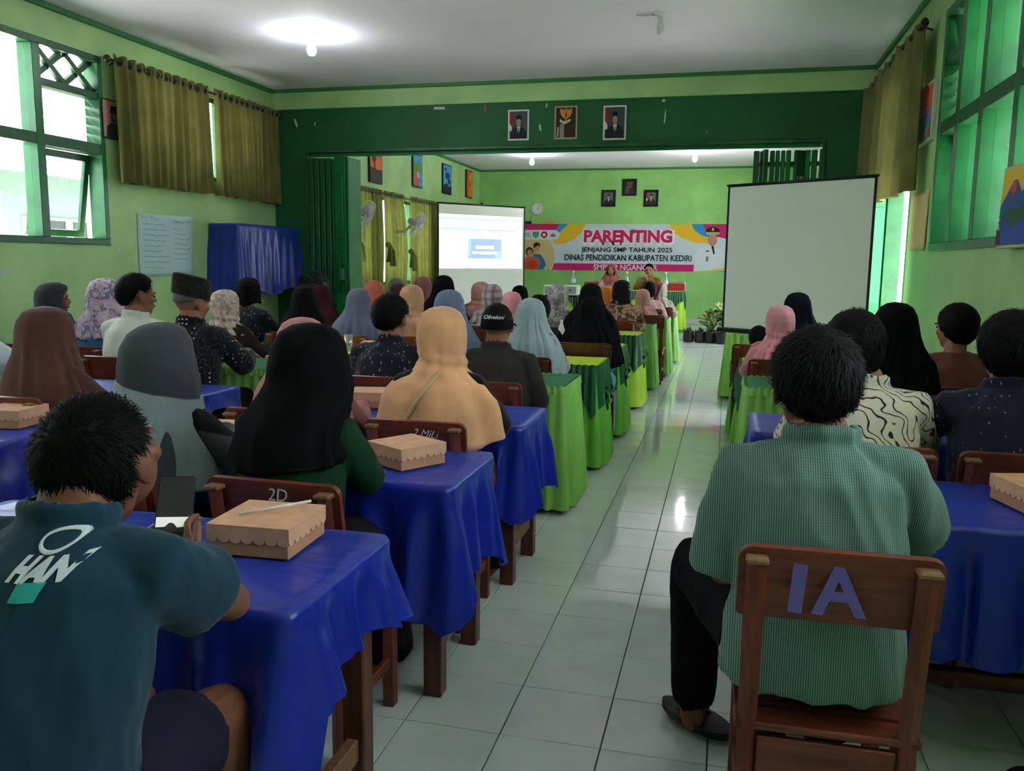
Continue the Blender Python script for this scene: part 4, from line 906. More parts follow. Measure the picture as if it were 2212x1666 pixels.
solid(link('sheet', grid(9, 9, lambda i, j: ((i/8-.5)*.62, -.003-.006*math.sin(i)*(1-j/8), (j/8-.5)*.44)), simple('beige_paper', (226, 190, 140), .8), bp), .001)
# ================================================================ blue cloth draped over a box on the wall
wb = box('wall_box', L_+.01, L_+.35, 8.27, 9.58, 1.08, 1.755, simple('dark_cabinet_paint', (40, 40, 44), .6), bev=.01); tag(wb, 'cabinet fixed on left wall, wrapped by the blue cloth', 'cabinet')
drape('draped_cloth', 'deep blue satin cloth hung over the wall box by the corner', L_+.012, L_+.365, 8.25, 9.60, 1.77, near=.70, right=.76, far=.6, left=.5, corner=.03, fold=.010, freq=20, m=M_BLUE2, seed=51, cat='cloth', flare=.02)
# ================================================================ fans
M_FANW = simple('white_fan_plastic', (214, 206, 214), .4); M_FAND = simple('dark_fan_metal', (40, 44, 42), .4); M_BLADE = simple('pale_violet_blade', (196, 184, 204), .35)
def fan_head(par, r, m, mb):
    for k, (rr, yy) in enumerate([(r, 0), (r*.97, -.035), (r*.97, .035), (r*.66, -.05), (r*.35, -.055), (r*.66, .05)]):
        link('guard_ring', tube_mesh([(rr*math.cos(a), yy, rr*math.sin(a)) for a in [2*PI*q/36 for q in range(36)]], .004, 5, closed=True), m, par)
    for k in range(24):
        a = 2*PI*k/24; link('guard_wire', tube_mesh([(r*math.cos(a), 0, r*math.sin(a)), (r*.8*math.cos(a), -.045, r*.8*math.sin(a)), (r*.1*math.cos(a), -.06, r*.1*math.sin(a))], .0022, 4), m, par)
    link('hub', lathe_mesh([(.002, 0), (.04, .005), (.045, .03), (.03, .05)], 18), mb, par, (0, -.02, 0), (PI/2, 0, 0))
    for k in range(5):
        a = 2*PI*k/5
        me = grid(6, 7, lambda i, j: ((j/6*.86+.1)*r*math.cos(.0)*1.0, (-.03+.05*i/5), (i/5-.5)*r*.85*(.45+.55*math.sin(PI*(j/6*.8+.15)))))
        solid(link('blade', me, mb, par, (0, 0, 0), (0, a, 0)), .003)
    link('motor', lathe_mesh([(.03, 0), (.055, .02), (.055, .09), (.04, .12)], 18), m, par, (0, .05, 0), (-PI/2, 0, 0))
def wall_fan(label, y, z):
    t = thing('wall_fan', label, 'fan', (L_+.16, y, z-.12), group='white wall fans')
    link('wall_bracket', tube_mesh([(-.15, 0, 0), (.1, 0, .0), (.2, 0, .1)], [.03, .022, .022], 10), M_FANW, t); link('mount_plate', box_mesh(.03, .1, .18, .006), M_FANW, t, (-.145, 0, 0))
    h = bpy.data.objects.new('fan_head', None); C.objects.link(h); h.parent = t; h.location = (.33, 0, .12); h.rotation_euler = Euler((.45, 0, PI/2+.10), 'XYZ'); fan_head(h, .21, M_FANW, M_BLADE)
wall_fan('white wall fan nearer the steel folding door', 11.35, 2.03); wall_fan('white wall fan nearer the lit projection screen', 13.42, 1.99)
sf = thing('standing_fan', 'dark standing fan before the folded steel door', 'fan', (-4.72, 9.30, 0))
link('base', lathe_mesh([(.2, 0), (.2, .02), (.05, .05), (.02, .07)], 24), M_FAND, sf); link('pole', tube_mesh([(0, 0, .05), (0, 0, 1.0)], .014, 10), M_FAND, sf)
h = bpy.data.objects.new('fan_head', None); C.objects.link(h); h.parent = sf; h.location = (0, -.08, 1.08); h.rotation_euler = (0, 0, .3); fan_head(h, .19, M_FAND, M_FAND)
# ================================================================ ceiling lamps
M_BULB = emis('lit_bulb', (250, 255, 255), BULB_STRENGTH); M_LAMPB = simple('white_lamp_base', (190, 194, 192), .5)
def lamp(label, x, y, lit=True, cocked=0):
    t = thing('ceiling_lamp', label, 'lamp', (x, y, H_), group='bulbs on the ceiling')
    link('lamp_base', lathe_mesh([(.05, 0), (.048, -.012), (.025, -.035), (.02, -.075), (.022, -.08)], 20), M_LAMPB, t)
    link('bulb', lathe_mesh([(.016, 0), (.02, -.012), (.034, -.04), (.043, -.07), (.041, -.095), (.028, -.118), (.003, -.127)], 22), M_BULB if lit else M_LAMPB, t, (0, 0, -.07), (0, cocked, 0))
lamp('lit bulb on the ceiling left of centre, nearest the camera', -3.754, 7.40); lamp('lit bulb in far room above the lit screen', -3.69, 16.2); lamp('lit bulb in far room above the banner right end', -.65, 16.1)
t = thing('ceiling_lamp', 'unlit bent lamp holder on the ceiling above the aisle', 'lamp', (-.63, 7.40, H_), group='bulbs on the ceiling')
link('lamp_base', lathe_mesh([(.045, 0), (.04, -.01), (.02, -.03)], 18), M_LAMPB, t); link('bent_holder', tube_mesh([(0, 0, -.02), (.01, 0, -.05), (.012, 0, -.09)], [.02, .022, .024], 12), M_LAMPB, t); link('bulb', tube_mesh([(.012, 0, -.085), (.01, 0, -.13), (-.002, 0, -.165)], [.03, .034, .012], 12), M_LAMPB, t); link('cable', tube_mesh([(-.19, 0, -.008), (-.06, 0, -.01), (-.02, 0, -.02)], .006, 6), M_LAMPB, t)
# ================================================================ plants in black bags
M_BAG = simple('black_polybag', (22, 24, 28), .45, bumps=.3, bscale=30); M_SOIL = simple('dark_soil', (40, 32, 26), .9)
def leaf_mat(name, c1, c2):
    m, nt, b = newmat(name); f = noise_tex(nt, coords(nt), 26, 4, .6); nt.links.new(ramp(nt, f, [(.42, col4(c1)), (.56, col4(c2))]), b.inputs['Base Color']); b.inputs['Roughness'].default_value = .4; return m
M_LEAFV = leaf_mat('variegated_leaf', (52, 92, 40), (190, 200, 130)); M_LEAFG = leaf_mat('dark_grass_leaf', (38, 70, 34), (70, 104, 56))
def leaf_mesh(l, w, bend):
    return grid(5, 9, lambda i, j: ((i/4-.5)*w*max(.03, math.sin(PI*min(1, j/8*.94+.05)))**.8, (j/8)*l*math.cos(bend*j/8), (j/8)*l*.25 - bend*.35*l*(j/8)**2 + abs(i/4-.5)*w*.25))
LEAF = {'big': leaf_mesh(.28, .16, .6), 'grass': leaf_mesh(.26, .018, 1.2)}
def plant(label, x, y, kind, h=.35, n=14, seed=0, s=1.0):
    rnd = random.Random(seed); t = thing('potted_plant', label, 'plant', (x, y, 0), rnd.uniform(0, 6), group='plants in black bags before the stage', scale=s)
    link('bag', lathe_mesh([(.075, 0), (.095, .01), (.1, .08), (.095, .17), (.1, .2), (.085, .195)], 16, cap=False), M_BAG, t); link('soil', lathe_mesh([(.094, .15), (.094, .165)], 16), M_SOIL, t)
    if kind == 'big':
        link('stem', tube_mesh([(0, 0, .15), (.01, 0, .15+h*.6), (0, .01, .15+h)], [.014, .011, .006], 8), M_LEAFG, t)
        for k in range(n):
            a = k*2.4+rnd.uniform(-.3, .3); e = rnd.uniform(.2, 1.2); o = link('leaf', LEAF['big'], M_LEAFV, t, (0, 0, .18+h*(k/n)), (e, rnd.uniform(-.3, .3), a), rnd.uniform(.8, 1.35))
    else:
        for k in range(n):
            a = k*2.4; link('leaf', LEAF['grass'], M_LEAFG, t, (.04*math.cos(a), .04*math.sin(a), .16), (rnd.uniform(.5, 1.35), 0, rnd.uniform(0, 6.28)), rnd.uniform(.6, 1.1))
plant('grassy plant in black bag nearest the green table', -.62, 15.72, 'grass', n=26, seed=1); plant('grassy plant in black bag, second from the green table', -.42, 15.70, 'grass', n=26, seed=2); plant('grassy plant in black bag, third from the green table', -.24, 15.66, 'grass', n=24, seed=3)
plant('upright variegated plant in black bag left of the tallest one', -.20, 15.80, 'big', .20, 26, 4, 1.1); plant('tallest variegated plant with broad leaf beside the blank screen', .04, 15.80, 'big', .28, 28, 5, 1.2); plant('low grassy plant in the front black bag by the screen', -.02, 15.52, 'grass', n=26, seed=6, s=1.05); plant('trailing plant in black bag half hidden by the screen', .34, 15.7, 'big', .2, 20, 7, 1.0)
# ================================================================ people
M_SKIN = simple('warm_brown_skin', (150, 98, 72), .5, .4, var=.06, vscale=12); M_SKIN2 = simple('tan_skin', (176, 124, 96), .5, .4, var=.05, vscale=12); M_SKIND = simple('dark_brown_skin', (128, 78, 56), .5, .4, var=.06, vscale=12)
def hair_mat():
    m, nt, b = newmat('black_hair'); f = noise_tex(nt, coords(nt, scale=(70, 70, 14)), 1, 3)
    nt.links.new(ramp(nt, f, [(.3, col4((8, 7, 7))), (.75, col4((20, 17, 16)))]), b.inputs['Base Color']); b.inputs['Roughness'].default_value = .65; b.inputs['Specular IOR Level'].default_value = .12; bump(nt, b, f, .4, .004); return m
M_HAIR = hair_mat(); M_GREYHAIR = simple('greying_hair', (92, 88, 86), .6)
M_BLACKT = cloth('black_trouser_cloth', (20, 20, 22)); M_DARKT = cloth('dark_skirt_cloth', (34, 30, 34)); M_EYE = simple('dark_eye', (20, 14, 12), .2); M_LIP = simple('lip_skin', (150, 78, 70), .5)
V = Vector
def hand(bm, wr, fwd, nrm, side, curl=.5, s=1.0):
    fwd = fwd.normalized(); sd = fwd.cross(nrm).normalized(); nrm = sd.cross(fwd).normalized()
    tube(bm, [wr-fwd*.02, wr+fwd*.02*s, wr+fwd*.055*s, wr+fwd*.088*s], [(.026*s, .02*s), (.034*s, .016*s), (.04*s, .0145*s), (.036*s, .011*s)], 12, side=sd)
    for i, (o, l) in enumerate(((-.029, .066), (-.010, .076), (.010, .072), (.028, .056))):
        p = wr+fwd*.082*s+sd*o*s*side; d = (fwd+sd*side*o*2.5).normalized(); pts = [p-d*.012]; rr = [.0088*s]
        a = curl*.5
        for k in range(3):
            dd = d*math.cos(a)+nrm*math.sin(a); p = p+dd*l*s*(.45, .32, .23)[k]; pts.append(p); rr.append((.0085, .008, .006)[k]*s); a += curl*.8
        tube(bm, pts, rr, 8)
    p = wr+fwd*.02*s-sd*.026*s*side; d = (fwd*.7-sd*side*.75+nrm*.25).normalized(); d2 = (fwd*.9-sd*side*.25+nrm*.35*(.5+curl)).normalized()
    tube(bm, [p-d*.012, p+d*.03*s, p+d*.03*s+d2*.028*s, p+d*.03*s+d2*.048*s], [.013*s, .011*s, .0095*s, .006*s], 8)
def headmat(N, yaw, pitch, roll, off=(0, .022, .136)):
    return Matrix.Translation(N+V((off[0], off[1]+.05*math.sin(pitch)*-1, off[2]-.03*abs(math.sin(pitch)))) ) @ Matrix.Rotation(yaw, 4, 'Z') @ Matrix.Rotation(-pitch, 4, 'X') @ Matrix.Rotation(roll, 4, 'Y')
def head_shape(bm, Mh):
    R3 = Mh.to_3x3()
    def e(c, r, sub=3): ell(bm, Mh @ V(c), r, R3, sub)
    e((0, -.012, .024), (.075, .094, .088)); e((0, .022, -.03), (.06, .068, .08)); e((0, .056, -.086), (.030, .026, .022), 2); e((0, .06, .03), (.05, .03, .035), 2)
    e((0, .094, -.012), (.011, .013, .026), 2); e((0, .100, -.024), (.016, .013, .011), 2); e((0, .083, -.058), (.026, .012, .012), 2)
    for s in (-1, 1):
        e((s*.042, .062, -.025), (.02, .02, .02), 2); e((s*.078, -.004, -.006), (.010, .021, .033), 2); e((s*.036, .072, .016), (.022, .014, .010), 2)
def pose(sex='f', lean=.12, arms=('table', 'table'), turn=0, hunch=0):
    w = .168 if sex == 'm' else .138
    hip = V((0, -.05, .53)); N = hip + V((0, .44*math.sin(lean)+hunch, .44*math.cos(lean)))
    J = dict(hip=hip, N=N, w=w)
    for i, s in enumerate((-1, 1)):
        sh = N + V((s*w, -.012+.03*lean+s*turn, -.07 if sex == 'm' else -.06))
        a = arms[i]
        if a == 'table': el, wr, hd, hn = V((s*(w+.065), sh.y+.15, .742)), V((s*.13, sh.y+.36, .772)), V((-s*.35, 1, -.05)), V((0, 0, -1))
        elif a == 'lap': el, wr, hd, hn = V((s*(w+.05), sh.y+.04, .70)), V((s*.11, sh.y+.23, .60)), V((-s*.5, 1, -.1)), V((0, 0, -1))
        elif a == 'fold': el, wr, hd, hn = V((s*.155, sh.y+.15, .745)), V((-s*.03, sh.y+.27, .765+.02*s)), V((-s*1, .3, 0)), V((0, 0, -1))
        else: el, wr, hd, hn = [V(q) for q in a[:4]]
        J['sh%d' % i], J['el%d' % i], J['wr%d' % i], J['hd%d' % i], J['hn%d' % i] = sh, el, wr, hd, hn
        J['cu%d' % i] = a[4] if isinstance(a, tuple) and len(a) > 4 else .45
        J['kn%d' % i] = V((s*.10, .36, .50)); J['an%d' % i] = V((s*.105, .35, .085)); J['hp%d' % i] = V((s*.085, -.03, .52))
    return J
def spine(J, k): 
    a, b = J['hip'], J['N']; m = (a+b)/2 + V((0, -.03, 0)); return a*(1-k)**2 + m*2*k*(1-k) + b*k*k
MESH = {}
def body_mesh(key, J, sex, hm, voxel, legs=True):
    k = ('body',)+key
    if k in MESH: return MESH[k]
    bm = bmesh.new(); sx = 1 if sex == 'm' else .92
    X = V((1, 0, 0))
    tube(bm, [spine(J, q) for q in (0, .25, .55, .8, .93, 1.0)], [(.15*sx, .11), (.13*sx, .10), (.148*sx, .108), (.15*sx, .092), (.10*sx, .07), (.055, .055)], 18, side=X)
    Mh = hm; tube(bm, [J['N']-V((0, 0.005, .03)), J['N']+V((0, .004, .03)), Mh @ V((0, -.02, -.05))], [(.068*sx, .064*sx), (.058*sx, .06*sx), (.056*sx, .06*sx)], 14, side=X)
    head_shape(bm, Mh)
    for i in (0, 1):
        sh, el, wr = J['sh%d' % i], J['el%d' % i], J['wr%d' % i]
        tube(bm, [sh+(sh-el).normalized()*.01, sh, (sh+el)/2, el], [.03, .047*sx, .043*sx, .036*sx], 12); tube(bm, [el-(wr-el)*.08, el+(wr-el)*.25, wr], [.034*sx, .038*sx, .026*sx], 12); ell(bm, el, (.037*sx,)*3, None, 2)
        hand(bm, wr, J['hd%d' % i], J['hn%d' % i], 1 if i else -1, J['cu%d' % i], .95 if sex == 'm' else .88)
        if legs:
            hp, kn, an = J['hp%d' % i], J['kn%d' % i], J['an%d' % i]
            tube(bm, [hp, (hp+kn)/2, kn], [.078, .072, .056], 12); tube(bm, [kn, kn*.6+an*.4, an], [.055, .054, .036], 12); ell(bm, kn, (.057,)*3, None, 2)
            tube(bm, [an+V((0, -.04, -.04)), an+V((0, .02, -.045)), an+V((0, .12, -.06)), an+V((0, .19, -.068))], [(.033, .04), (.04, .036), (.042, .022), (.03, .014)], 10, side=X)
    me = remesh(bm, voxel, 2, .4); MESH[k] = me; return me
def folds(me, amp, seed=0, sc=(9, 9, 4.5), zlo=-9):
    nrm = [v.normal.copy() for v in me.vertices]; s = V((seed*3.1, seed*1.7, seed*2.3))
    for v, n in zip(me.vertices, nrm):
        p = V((v.co.x*sc[0], v.co.y*sc[1], v.co.z*sc[2]))+s
        a = noise.noise(p); b = noise.noise(V((v.co.x*22+v.co.z*9, v.co.y*16, v.co.z*12-v.co.x*6))+s)
        r = 1-2*abs(a)
        d = noise.noise(V((v.co.x*16+v.co.z*3, v.co.y*16, v.co.z*3.2))+s); v.co += n*amp*(r*.55+b*.4+(1-2.4*abs(d))*.55)
    me.update()
def garment_mesh(key, J, sex, sleeve, voxel, hem=.43, loose=.024, amp=.006, seed=0, collar=True, sc=(9, 9, 4.5), belly=0, slen=.8):
    k = ('shirt', sleeve)+key
    if k in MESH: return MESH[k]
    bm = bmesh.new(); sx = 1 if sex == 'm' else .92; X = V((1, 0, 0)); L = loose
    bot = V((0, J['hip'].y-.0, hem))
    tube(bm, [bot, spine(J, 0.02), spine(J, .25), spine(J, .55), spine(J, .8), spine(J, .93), spine(J, 1.0)+V((0, 0, .005))], [(.172*sx+L, .125+L), (.165*sx+L, .12+L+belly), (.148*sx+L, .112+L+belly), (.157*sx+L, .115+L), (.150*sx+L*.8, .096+L), (.105*sx+L*.4, .078+L*.3), (.066, .064)], 22, side=X)
    for i in (0, 1):
        sh, el, wr = J['sh%d' % i], J['el%d' % i], J['wr%d' % i]
        inn = V((J['N'].x+(sh.x-J['N'].x)*.25, sh.y, sh.z+.04)); up = (el-sh)
        if sleeve == 'short':
            e = sh+up*slen; tube(bm, [inn, sh+V((0, 0, .004)), sh+up*.35, e], [.04, .052+L*.35, .058+L*.55, .058+L*.75], 14)
        else:
            tube(bm, [inn, sh+V((0, 0, .006)), (sh+el)/2, el], [.04, .051+L*.35, .050+L*.5, .046+L*.5], 14); d = (wr-el); tube(bm, [el-d*.1, el+d*.3, wr-d*.02], [.046+L*.4, .046+L*.4, .036+L*.3], 14); ell(bm, el, (.05+L*.35,)*3, None, 2)
    if collar:
        c = J['N']+V((0, .004, .012)); tube(bm, [c+V((.069*math.cos(a), .067*math.sin(a)-.003, .012+.014*math.sin(a+PI))) for a in [2*PI*q/20 for q in range(20)]], [(.018, .009)]*20, 8, closed=True, side=V((0, 0, 1)))
    me = remesh(bm, voxel, 3, .5); folds(me, amp, seed, sc); MESH[k] = me; return me
def bottoms_mesh(key, J, kind, voxel, seed=0):
    k = ('bottom', kind)+key
    if k in MESH: return MESH[k]
    bm = bmesh.new(); X = V((1, 0, 0))
    tube(bm, [V((0, -.06, .455)), V((0, -.055, .50)), V((0, -.05, .58))], [(.165, .125), (.175, .135), (.16, .118)], 18, side=X)
    for i in (0, 1):
        hp, kn, an = J['hp%d' % i], J['kn%d' % i], J['an%d' % i]
        if kind == 'skirt':
            tube(bm, [hp, (hp+kn)/2, kn+V((0, .02, 0))], [.098, .095, .085], 14); tube(bm, [kn, (kn+an)/2, an+V((0, .02, -.02))], [.088, .092, .105], 14)
        elif kind == 'shorts': tube(bm, [hp, (hp+kn)/2, hp*.25+kn*.75], [.098, .098, .094], 14)
        else:
            tube(bm, [hp, (hp+kn)/2, kn], [.095, .088, .074], 14); tube(bm, [kn, kn*.5+an*.5, an+V((0, 0, -.0))], [.074, .068, .06], 14); ell(bm, kn, (.075,)*3, None, 2)
    if kind == 'skirt': tube(bm, [V((0, .05, .5)), V((0, .36, .5)), V((0, .40, .3)), V((0, .40, .07))], [(.10, .07), (.12, .075), (.13, .07), (.16, .09)], 14, side=X)
    me = remesh(bm, voxel, 3, .5); folds(me, .005, seed); MESH[k] = me; return me
# ---------------------------------------------------------------- veil
KEYS = {'khimar': [(0, .004, .004, .004), (.006, .040, .046, .046), (.026, .070, .084, .08), (.065, .089, .108, .098), (.115, .099, .117, .10), (.165, .106, .116, .10), (.21, .124, .118, .102), (.25, .152, .126, .11), (.29, .182, .138, .12), (.34, .206, .150, .132), (.44, .232, .168, .152), (.62, .27, .196, .18)],
        'wrap': [(0, .004, .004, .004), (.006, .040, .046, .046), (.026, .070, .084, .08), (.065, .088, .107, .098), (.115, .095, .113, .10), (.165, .092, .106, .098), (.205, .086, .097, .095), (.235, .088, .096, .094), (.265, .112, .104, .10), (.30, .165, .122, .112), (.36, .205, .138, .13), (.50, .226, .152, .146)]}
def veil_mesh(hm, J, style='khimar', length=.42, seed=0, fold=.015, nf=9, yaw=0, back=0, twist=0, wide=1.0, nu=76, nv=52, wrinkle=.004, puff=1.06):
    rnd = random.Random(seed*13+5); K = KEYS[style]; ph = [rnd.uniform(0, 6.28) for _ in range(8)]
    hc = hm.translation; zt = hc.z+.122; R3 = hm.to_3x3(); fwd = R3 @ V((0, 1, 0)); hyaw = math.atan2(-fwd.x, fwd.y); pit = fwd.z
    def key(dz):
        for a, b in zip(K, K[1:]):
            if dz <= b[0]:
                t = (dz-a[0])/(b[0]-a[0]); return [a[q]+(b[q]-a[q])*t for q in (1, 2, 3)]
        return list(K[-1][1:])
    kk = []
    for j in range(nv):
        v = j/(nv-1); dz = length*(v**1.25*.98+.02*v); kk.append(dz)
    def f(i, j):
        dz = kk[j]; rx, rb, rf = key(dz)
        o = (dz-.142)/.098; a = .98*math.sqrt(max(0, 1-o*o)) if abs(o) < 1 else 0
        u = i/(nu-1); th = a+.0008+(2*PI-2*a-.0016)*u
        low = sstep(.16, .34, dz)
        cy = hc.y*(1-low)+(J['N'].y-.005)*low + back*low; cx = hc.x*(1-low)+J['N'].x*low
        r_y = rf if math.cos(th) > 0 else rb
        wd = puff*(1-low)+wide*low
        g = sstep(.09, .34, dz)
        w = math.sin(nf*th+ph[0]+1.1*math.sin(2*th+ph[1])+twist*dz*8) + .55*math.sin(nf*1.7*th+ph[2]+twist*dz*5)
        w = 1.1-abs(w)*1.25 if style == 'khimar' else math.copysign(abs(w)**.8, w)
        n1 = noise.noise(V((math.sin(th)*3+seed, math.cos(th)*3, dz*9+seed*.7)))
        fo = fold*g*w + wrinkle*n1*(.4+g) + (.006*math.sin(dz*110+th*1.5+ph[3])*sstep(.17, .21, dz)*(1-sstep(.26, .33, dz)) if style == 'wrap' else 0)
        X = math.sin(th)*(rx*wd+fo); Y = math.cos(th)*(r_y*wd+fo)
        ya = hyaw*(1-low*.9); X, Y = X*math.cos(ya)-Y*math.sin(ya), X*math.sin(ya)+Y*math.cos(ya)
        z = zt-dz - (1-low)*(.0 if pit > 0 else 0) + Y*pit*(1-low)*.8
        if j == nv-1: z += .012*math.sin(3*th+ph[4])
        z -= back*0 + .05*sstep(.25, length, dz)*max(0, -math.cos(th))*(.6 if style == 'khimar' else .2)
        return (cx+X, cy+Y, z)
    return grid(nu, nv, f)
# ---------------------------------------------------------------- hair
def hair_mesh(hm, style='short', seed=0, thick=.016, strands=0):
    bm = bmesh.new(); bmesh.ops.create_icosphere(bm, subdivisions=5 if strands else 4, radius=1)
    thr = {'short': [(0, .60), (40, .50), (60, .16), (74, .0), (82, .16), (98, .12), (112, -.45), (140, -.78), (180, -.84)], 'bob': [(0, .6), (40, .4), (62, -.2), (85, -.6), (110, -.9), (180, -.97)], 'crop': [(0, .62), (45, .5), (64, .2), (90, .12), (112, -.2), (180, -.42)]}[style]
    r0 = V((.075, .094, .088)); c = V((0, -.012, .024)); area = []
    for v in bm.verts:
        d = v.co.normalized(); az = abs(math.degrees(math.atan2(d.x, d.y)))
        for a, b in zip(thr, thr[1:]):
            if az <= b[0]: t = a[1]+(b[1]-a[1])*(az-a[0])/(b[0]-a[0]); break
        m = sstep(-.05, .10, d.z-t-.04*noise.noise(d*9+V((seed, 0, 0))))
        tk = thick*(1+.5*max(0, d.z)+(.5 if style == 'bob' else 0)) + .004*noise.noise(d*6+V((0, seed, 0)))
        k = -.013*(1-m)+tk*m
        n = V((d.x/r0.x, d.y/r0.y, d.z/r0.z)).normalized()
        p = V((d.x*r0.x, d.y*r0.y, d.z*r0.z))
        if d.z < -.2: p.z *= .95 if style != 'bob' else 1.22
        v.co = hm @ (c+p+n*k)
        if m > .6: area.append((d.copy(), n.copy(), c+p+n*k))
    if strands:
        rnd = random.Random(seed); R3 = hm.to_3x3(); crown = V((.15, -.45, .9)).normalized()
        for q in range(strands):
            d, n, p = area[rnd.randrange(len(area))]
            fl = (d-crown*d.dot(crown)); fl = fl.normalized() if fl.length > .01 else V((1, 0, 0))
            fl = (fl+V((rnd.uniform(-.45, .45), rnd.uniform(-.45, .45), rnd.uniform(-.3, .1)))); fl = (fl-n*fl.dot(n)).normalized()
            sdv = n.cross(fl); l = rnd.uniform(.014, .034); wd = rnd.uniform(.0007, .0016)
            p = p+V((rnd.uniform(-.004, .004), rnd.uniform(-.004, .004), rnd.uniform(-.004, .004)))-n*.002
            lift = rnd.uniform(.05, .42); pts = [p, p+fl*l*.5+n*l*lift*.6, p+fl*l*.92+n*l*lift*.55-V((0, 0, l*.15))]
            a = [bm.verts.new(hm @ (pts[0]-sdv*wd)), bm.verts.new(hm @ (pts[0]+sdv*wd)), bm.verts.new(hm @ (pts[1]+sdv*wd*.8)), bm.verts.new(hm @ (pts[1]-sdv*wd*.8)), bm.verts.new(hm @ pts[2])]
            bm.faces.new((a[0], a[1], a[2], a[3])); bm.faces.new((a[3], a[2], a[4]))
    return mesh_from(bm)
EYEM = None
def face_bits(par, hm):
    global EYEM
    if EYEM is None:
        bm = bmesh.new(); ell(bm, (0, 0, 0), (.0125, .006, .0052), None, 2); EYEM = [mesh_from(bm)]
        bm = bmesh.new(); tube(bm, [(-.022, -.006, 0), (-.008, 0, .001), (.008, 0, .001), (.022, -.006, 0)], [(.003, .002), (.006, .005), (.006, .005), (.003, .002)], 8); EYEM.append(mesh_from(bm))
        bm = bmesh.new(); tube(bm, [(-.018, -.004, -.003), (0, 0, .002), (.018, -.006, -.002)], .0032, 6); EYEM.append(mesh_from(bm))
    e = hm.to_euler()
    for s in (-1, 1):
        link('eye', EYEM[0], M_EYE, par, hm @ V((s*.034, .0815, .001)), e); link('eyebrow', EYEM[2], M_HAIR, par, hm @ V((s*.035, .088, .021)), e)
    link('mouth', EYEM[1], M_LIP, par, hm @ V((0, .0945, -.056)), e)
# ---------------------------------------------------------------- assembling
SHOE = None
def sit(label, x, y, top, sex='f', rz=0, lean=.12, arms=('table', 'table'), yaw=0, pitch=0, roll=0, shirt=None, sleeve='long', bottom=None, bkind=None, veil=None, veilmat=None, hair=None, hairmat=None, skin=None, voxel=.016, bvoxel=.013, key=None, seed=0, amp=.006, loose=.022, face=False, chair_label=None, chair_dy=-.025, chair_mats=None, chair_rz=None, base=0, group='people seated facing the front', hunch=0, headoff=None, chair_scale=.93, sc=(9, 9, 4.5), chair_xy=None, collar=None, turn=0, belly=0, hem=.43, legs=None, slen=.8):
    J = pose(sex, lean, arms, turn, hunch)
    if legs: J.update({q: V(v) for q, v in legs.items()})
    headoff = headoff or ((0, .024, .124) if sex == 'm' else (0, .022, .136))
    hm = headmat(J['N'], yaw, pitch, roll, headoff)
    ttop = hm.translation.z+.113+(.011 if veil else .013); s = (top-base)/ttop
    t = thing('person', label, 'person', (x, y, base), rz, group, s)
    key = (key or 'std', sex, round(lean, 2), str(arms), round(yaw, 2), round(pitch, 2), round(hunch, 2), voxel)
    gk = key[:4]+(round(hunch, 2), voxel, round(loose, 3))
    link('body', body_mesh(key, J, sex, hm, bvoxel), skin or M_SKIN, t)
    link('shirt' if sex == 'm' else 'tunic', garment_mesh(gk, J, sex, sleeve, voxel, hem if sex == 'm' else .40, loose if sex == 'm' else loose*.75, amp, seed, collar if collar is not None else sex == 'm', sc, belly, slen), shirt, t)
    bk = bkind or ('trousers' if sex == 'm' else 'skirt'); link(bk, bottoms_mesh(('b', voxel, str(legs)), J, bk, max(.013, voxel)), bottom or (M_BLACKT if sex == 'm' else M_DARKT), t)
    if veil: 
        o = link('head_scarf', veil_mesh(hm, J, seed=seed, **veil), veilmat, t); solid(o, .003, -1)
    if hair: link('hair', hair_mesh(hm, seed=seed, **hair), hairmat or M_HAIR, t)
    if face: face_bits(t, hm)
    if chair_label:
        cx, cy = chair_xy or (x, y+chair_dy); chair(chair_label, cx, cy, rz if chair_rz is None else chair_rz, chair_scale, chair_mats)
    return t, J, hm
# ---------------------------------------------------------------- patterned cloths
def pat(name, base, build, rough=.85):
    m, nt, b = newmat(name); b.inputs['Roughness'].default_value = rough; b.inputs['Specular IOR Level'].default_value = .2; b.inputs['Sheen Weight'].default_value = .1
    nt.links.new(build(nt, col4(base)), b.inputs['Base Color']); bump(nt, b, noise_tex(nt, coords(nt, scale=(1.5, 1.5, .45)), 16, 3), .25, .012); return m
def vor(nt, vec, scale, feature='F1', out='Distance', rnd=1.0):
    n = N(nt, 'ShaderNodeTexVoronoi', feature=feature); n.inputs['Scale'].default_value = scale; n.inputs['Randomness'].default_value = rnd; nt.links.new(vec, n.inputs['Vector']); return n.outputs[out]
def wave(nt, vec, scale, dist=0, det=2, dsc=1, direction='X', prof='SIN'):
    n = N(nt, 'ShaderNodeTexWave', wave_profile=prof); n.bands_direction = direction; n.inputs['Scale'].default_value = scale; n.inputs['Distortion'].default_value = dist; n.inputs['Detail'].default_value = det; n.inputs['Detail Scale'].default_value = dsc; nt.links.new(vec, n.inputs['Vector']); return n.outputs['Fac']
W1, K0 = (1, 1, 1, 1), (0, 0, 0, 1)
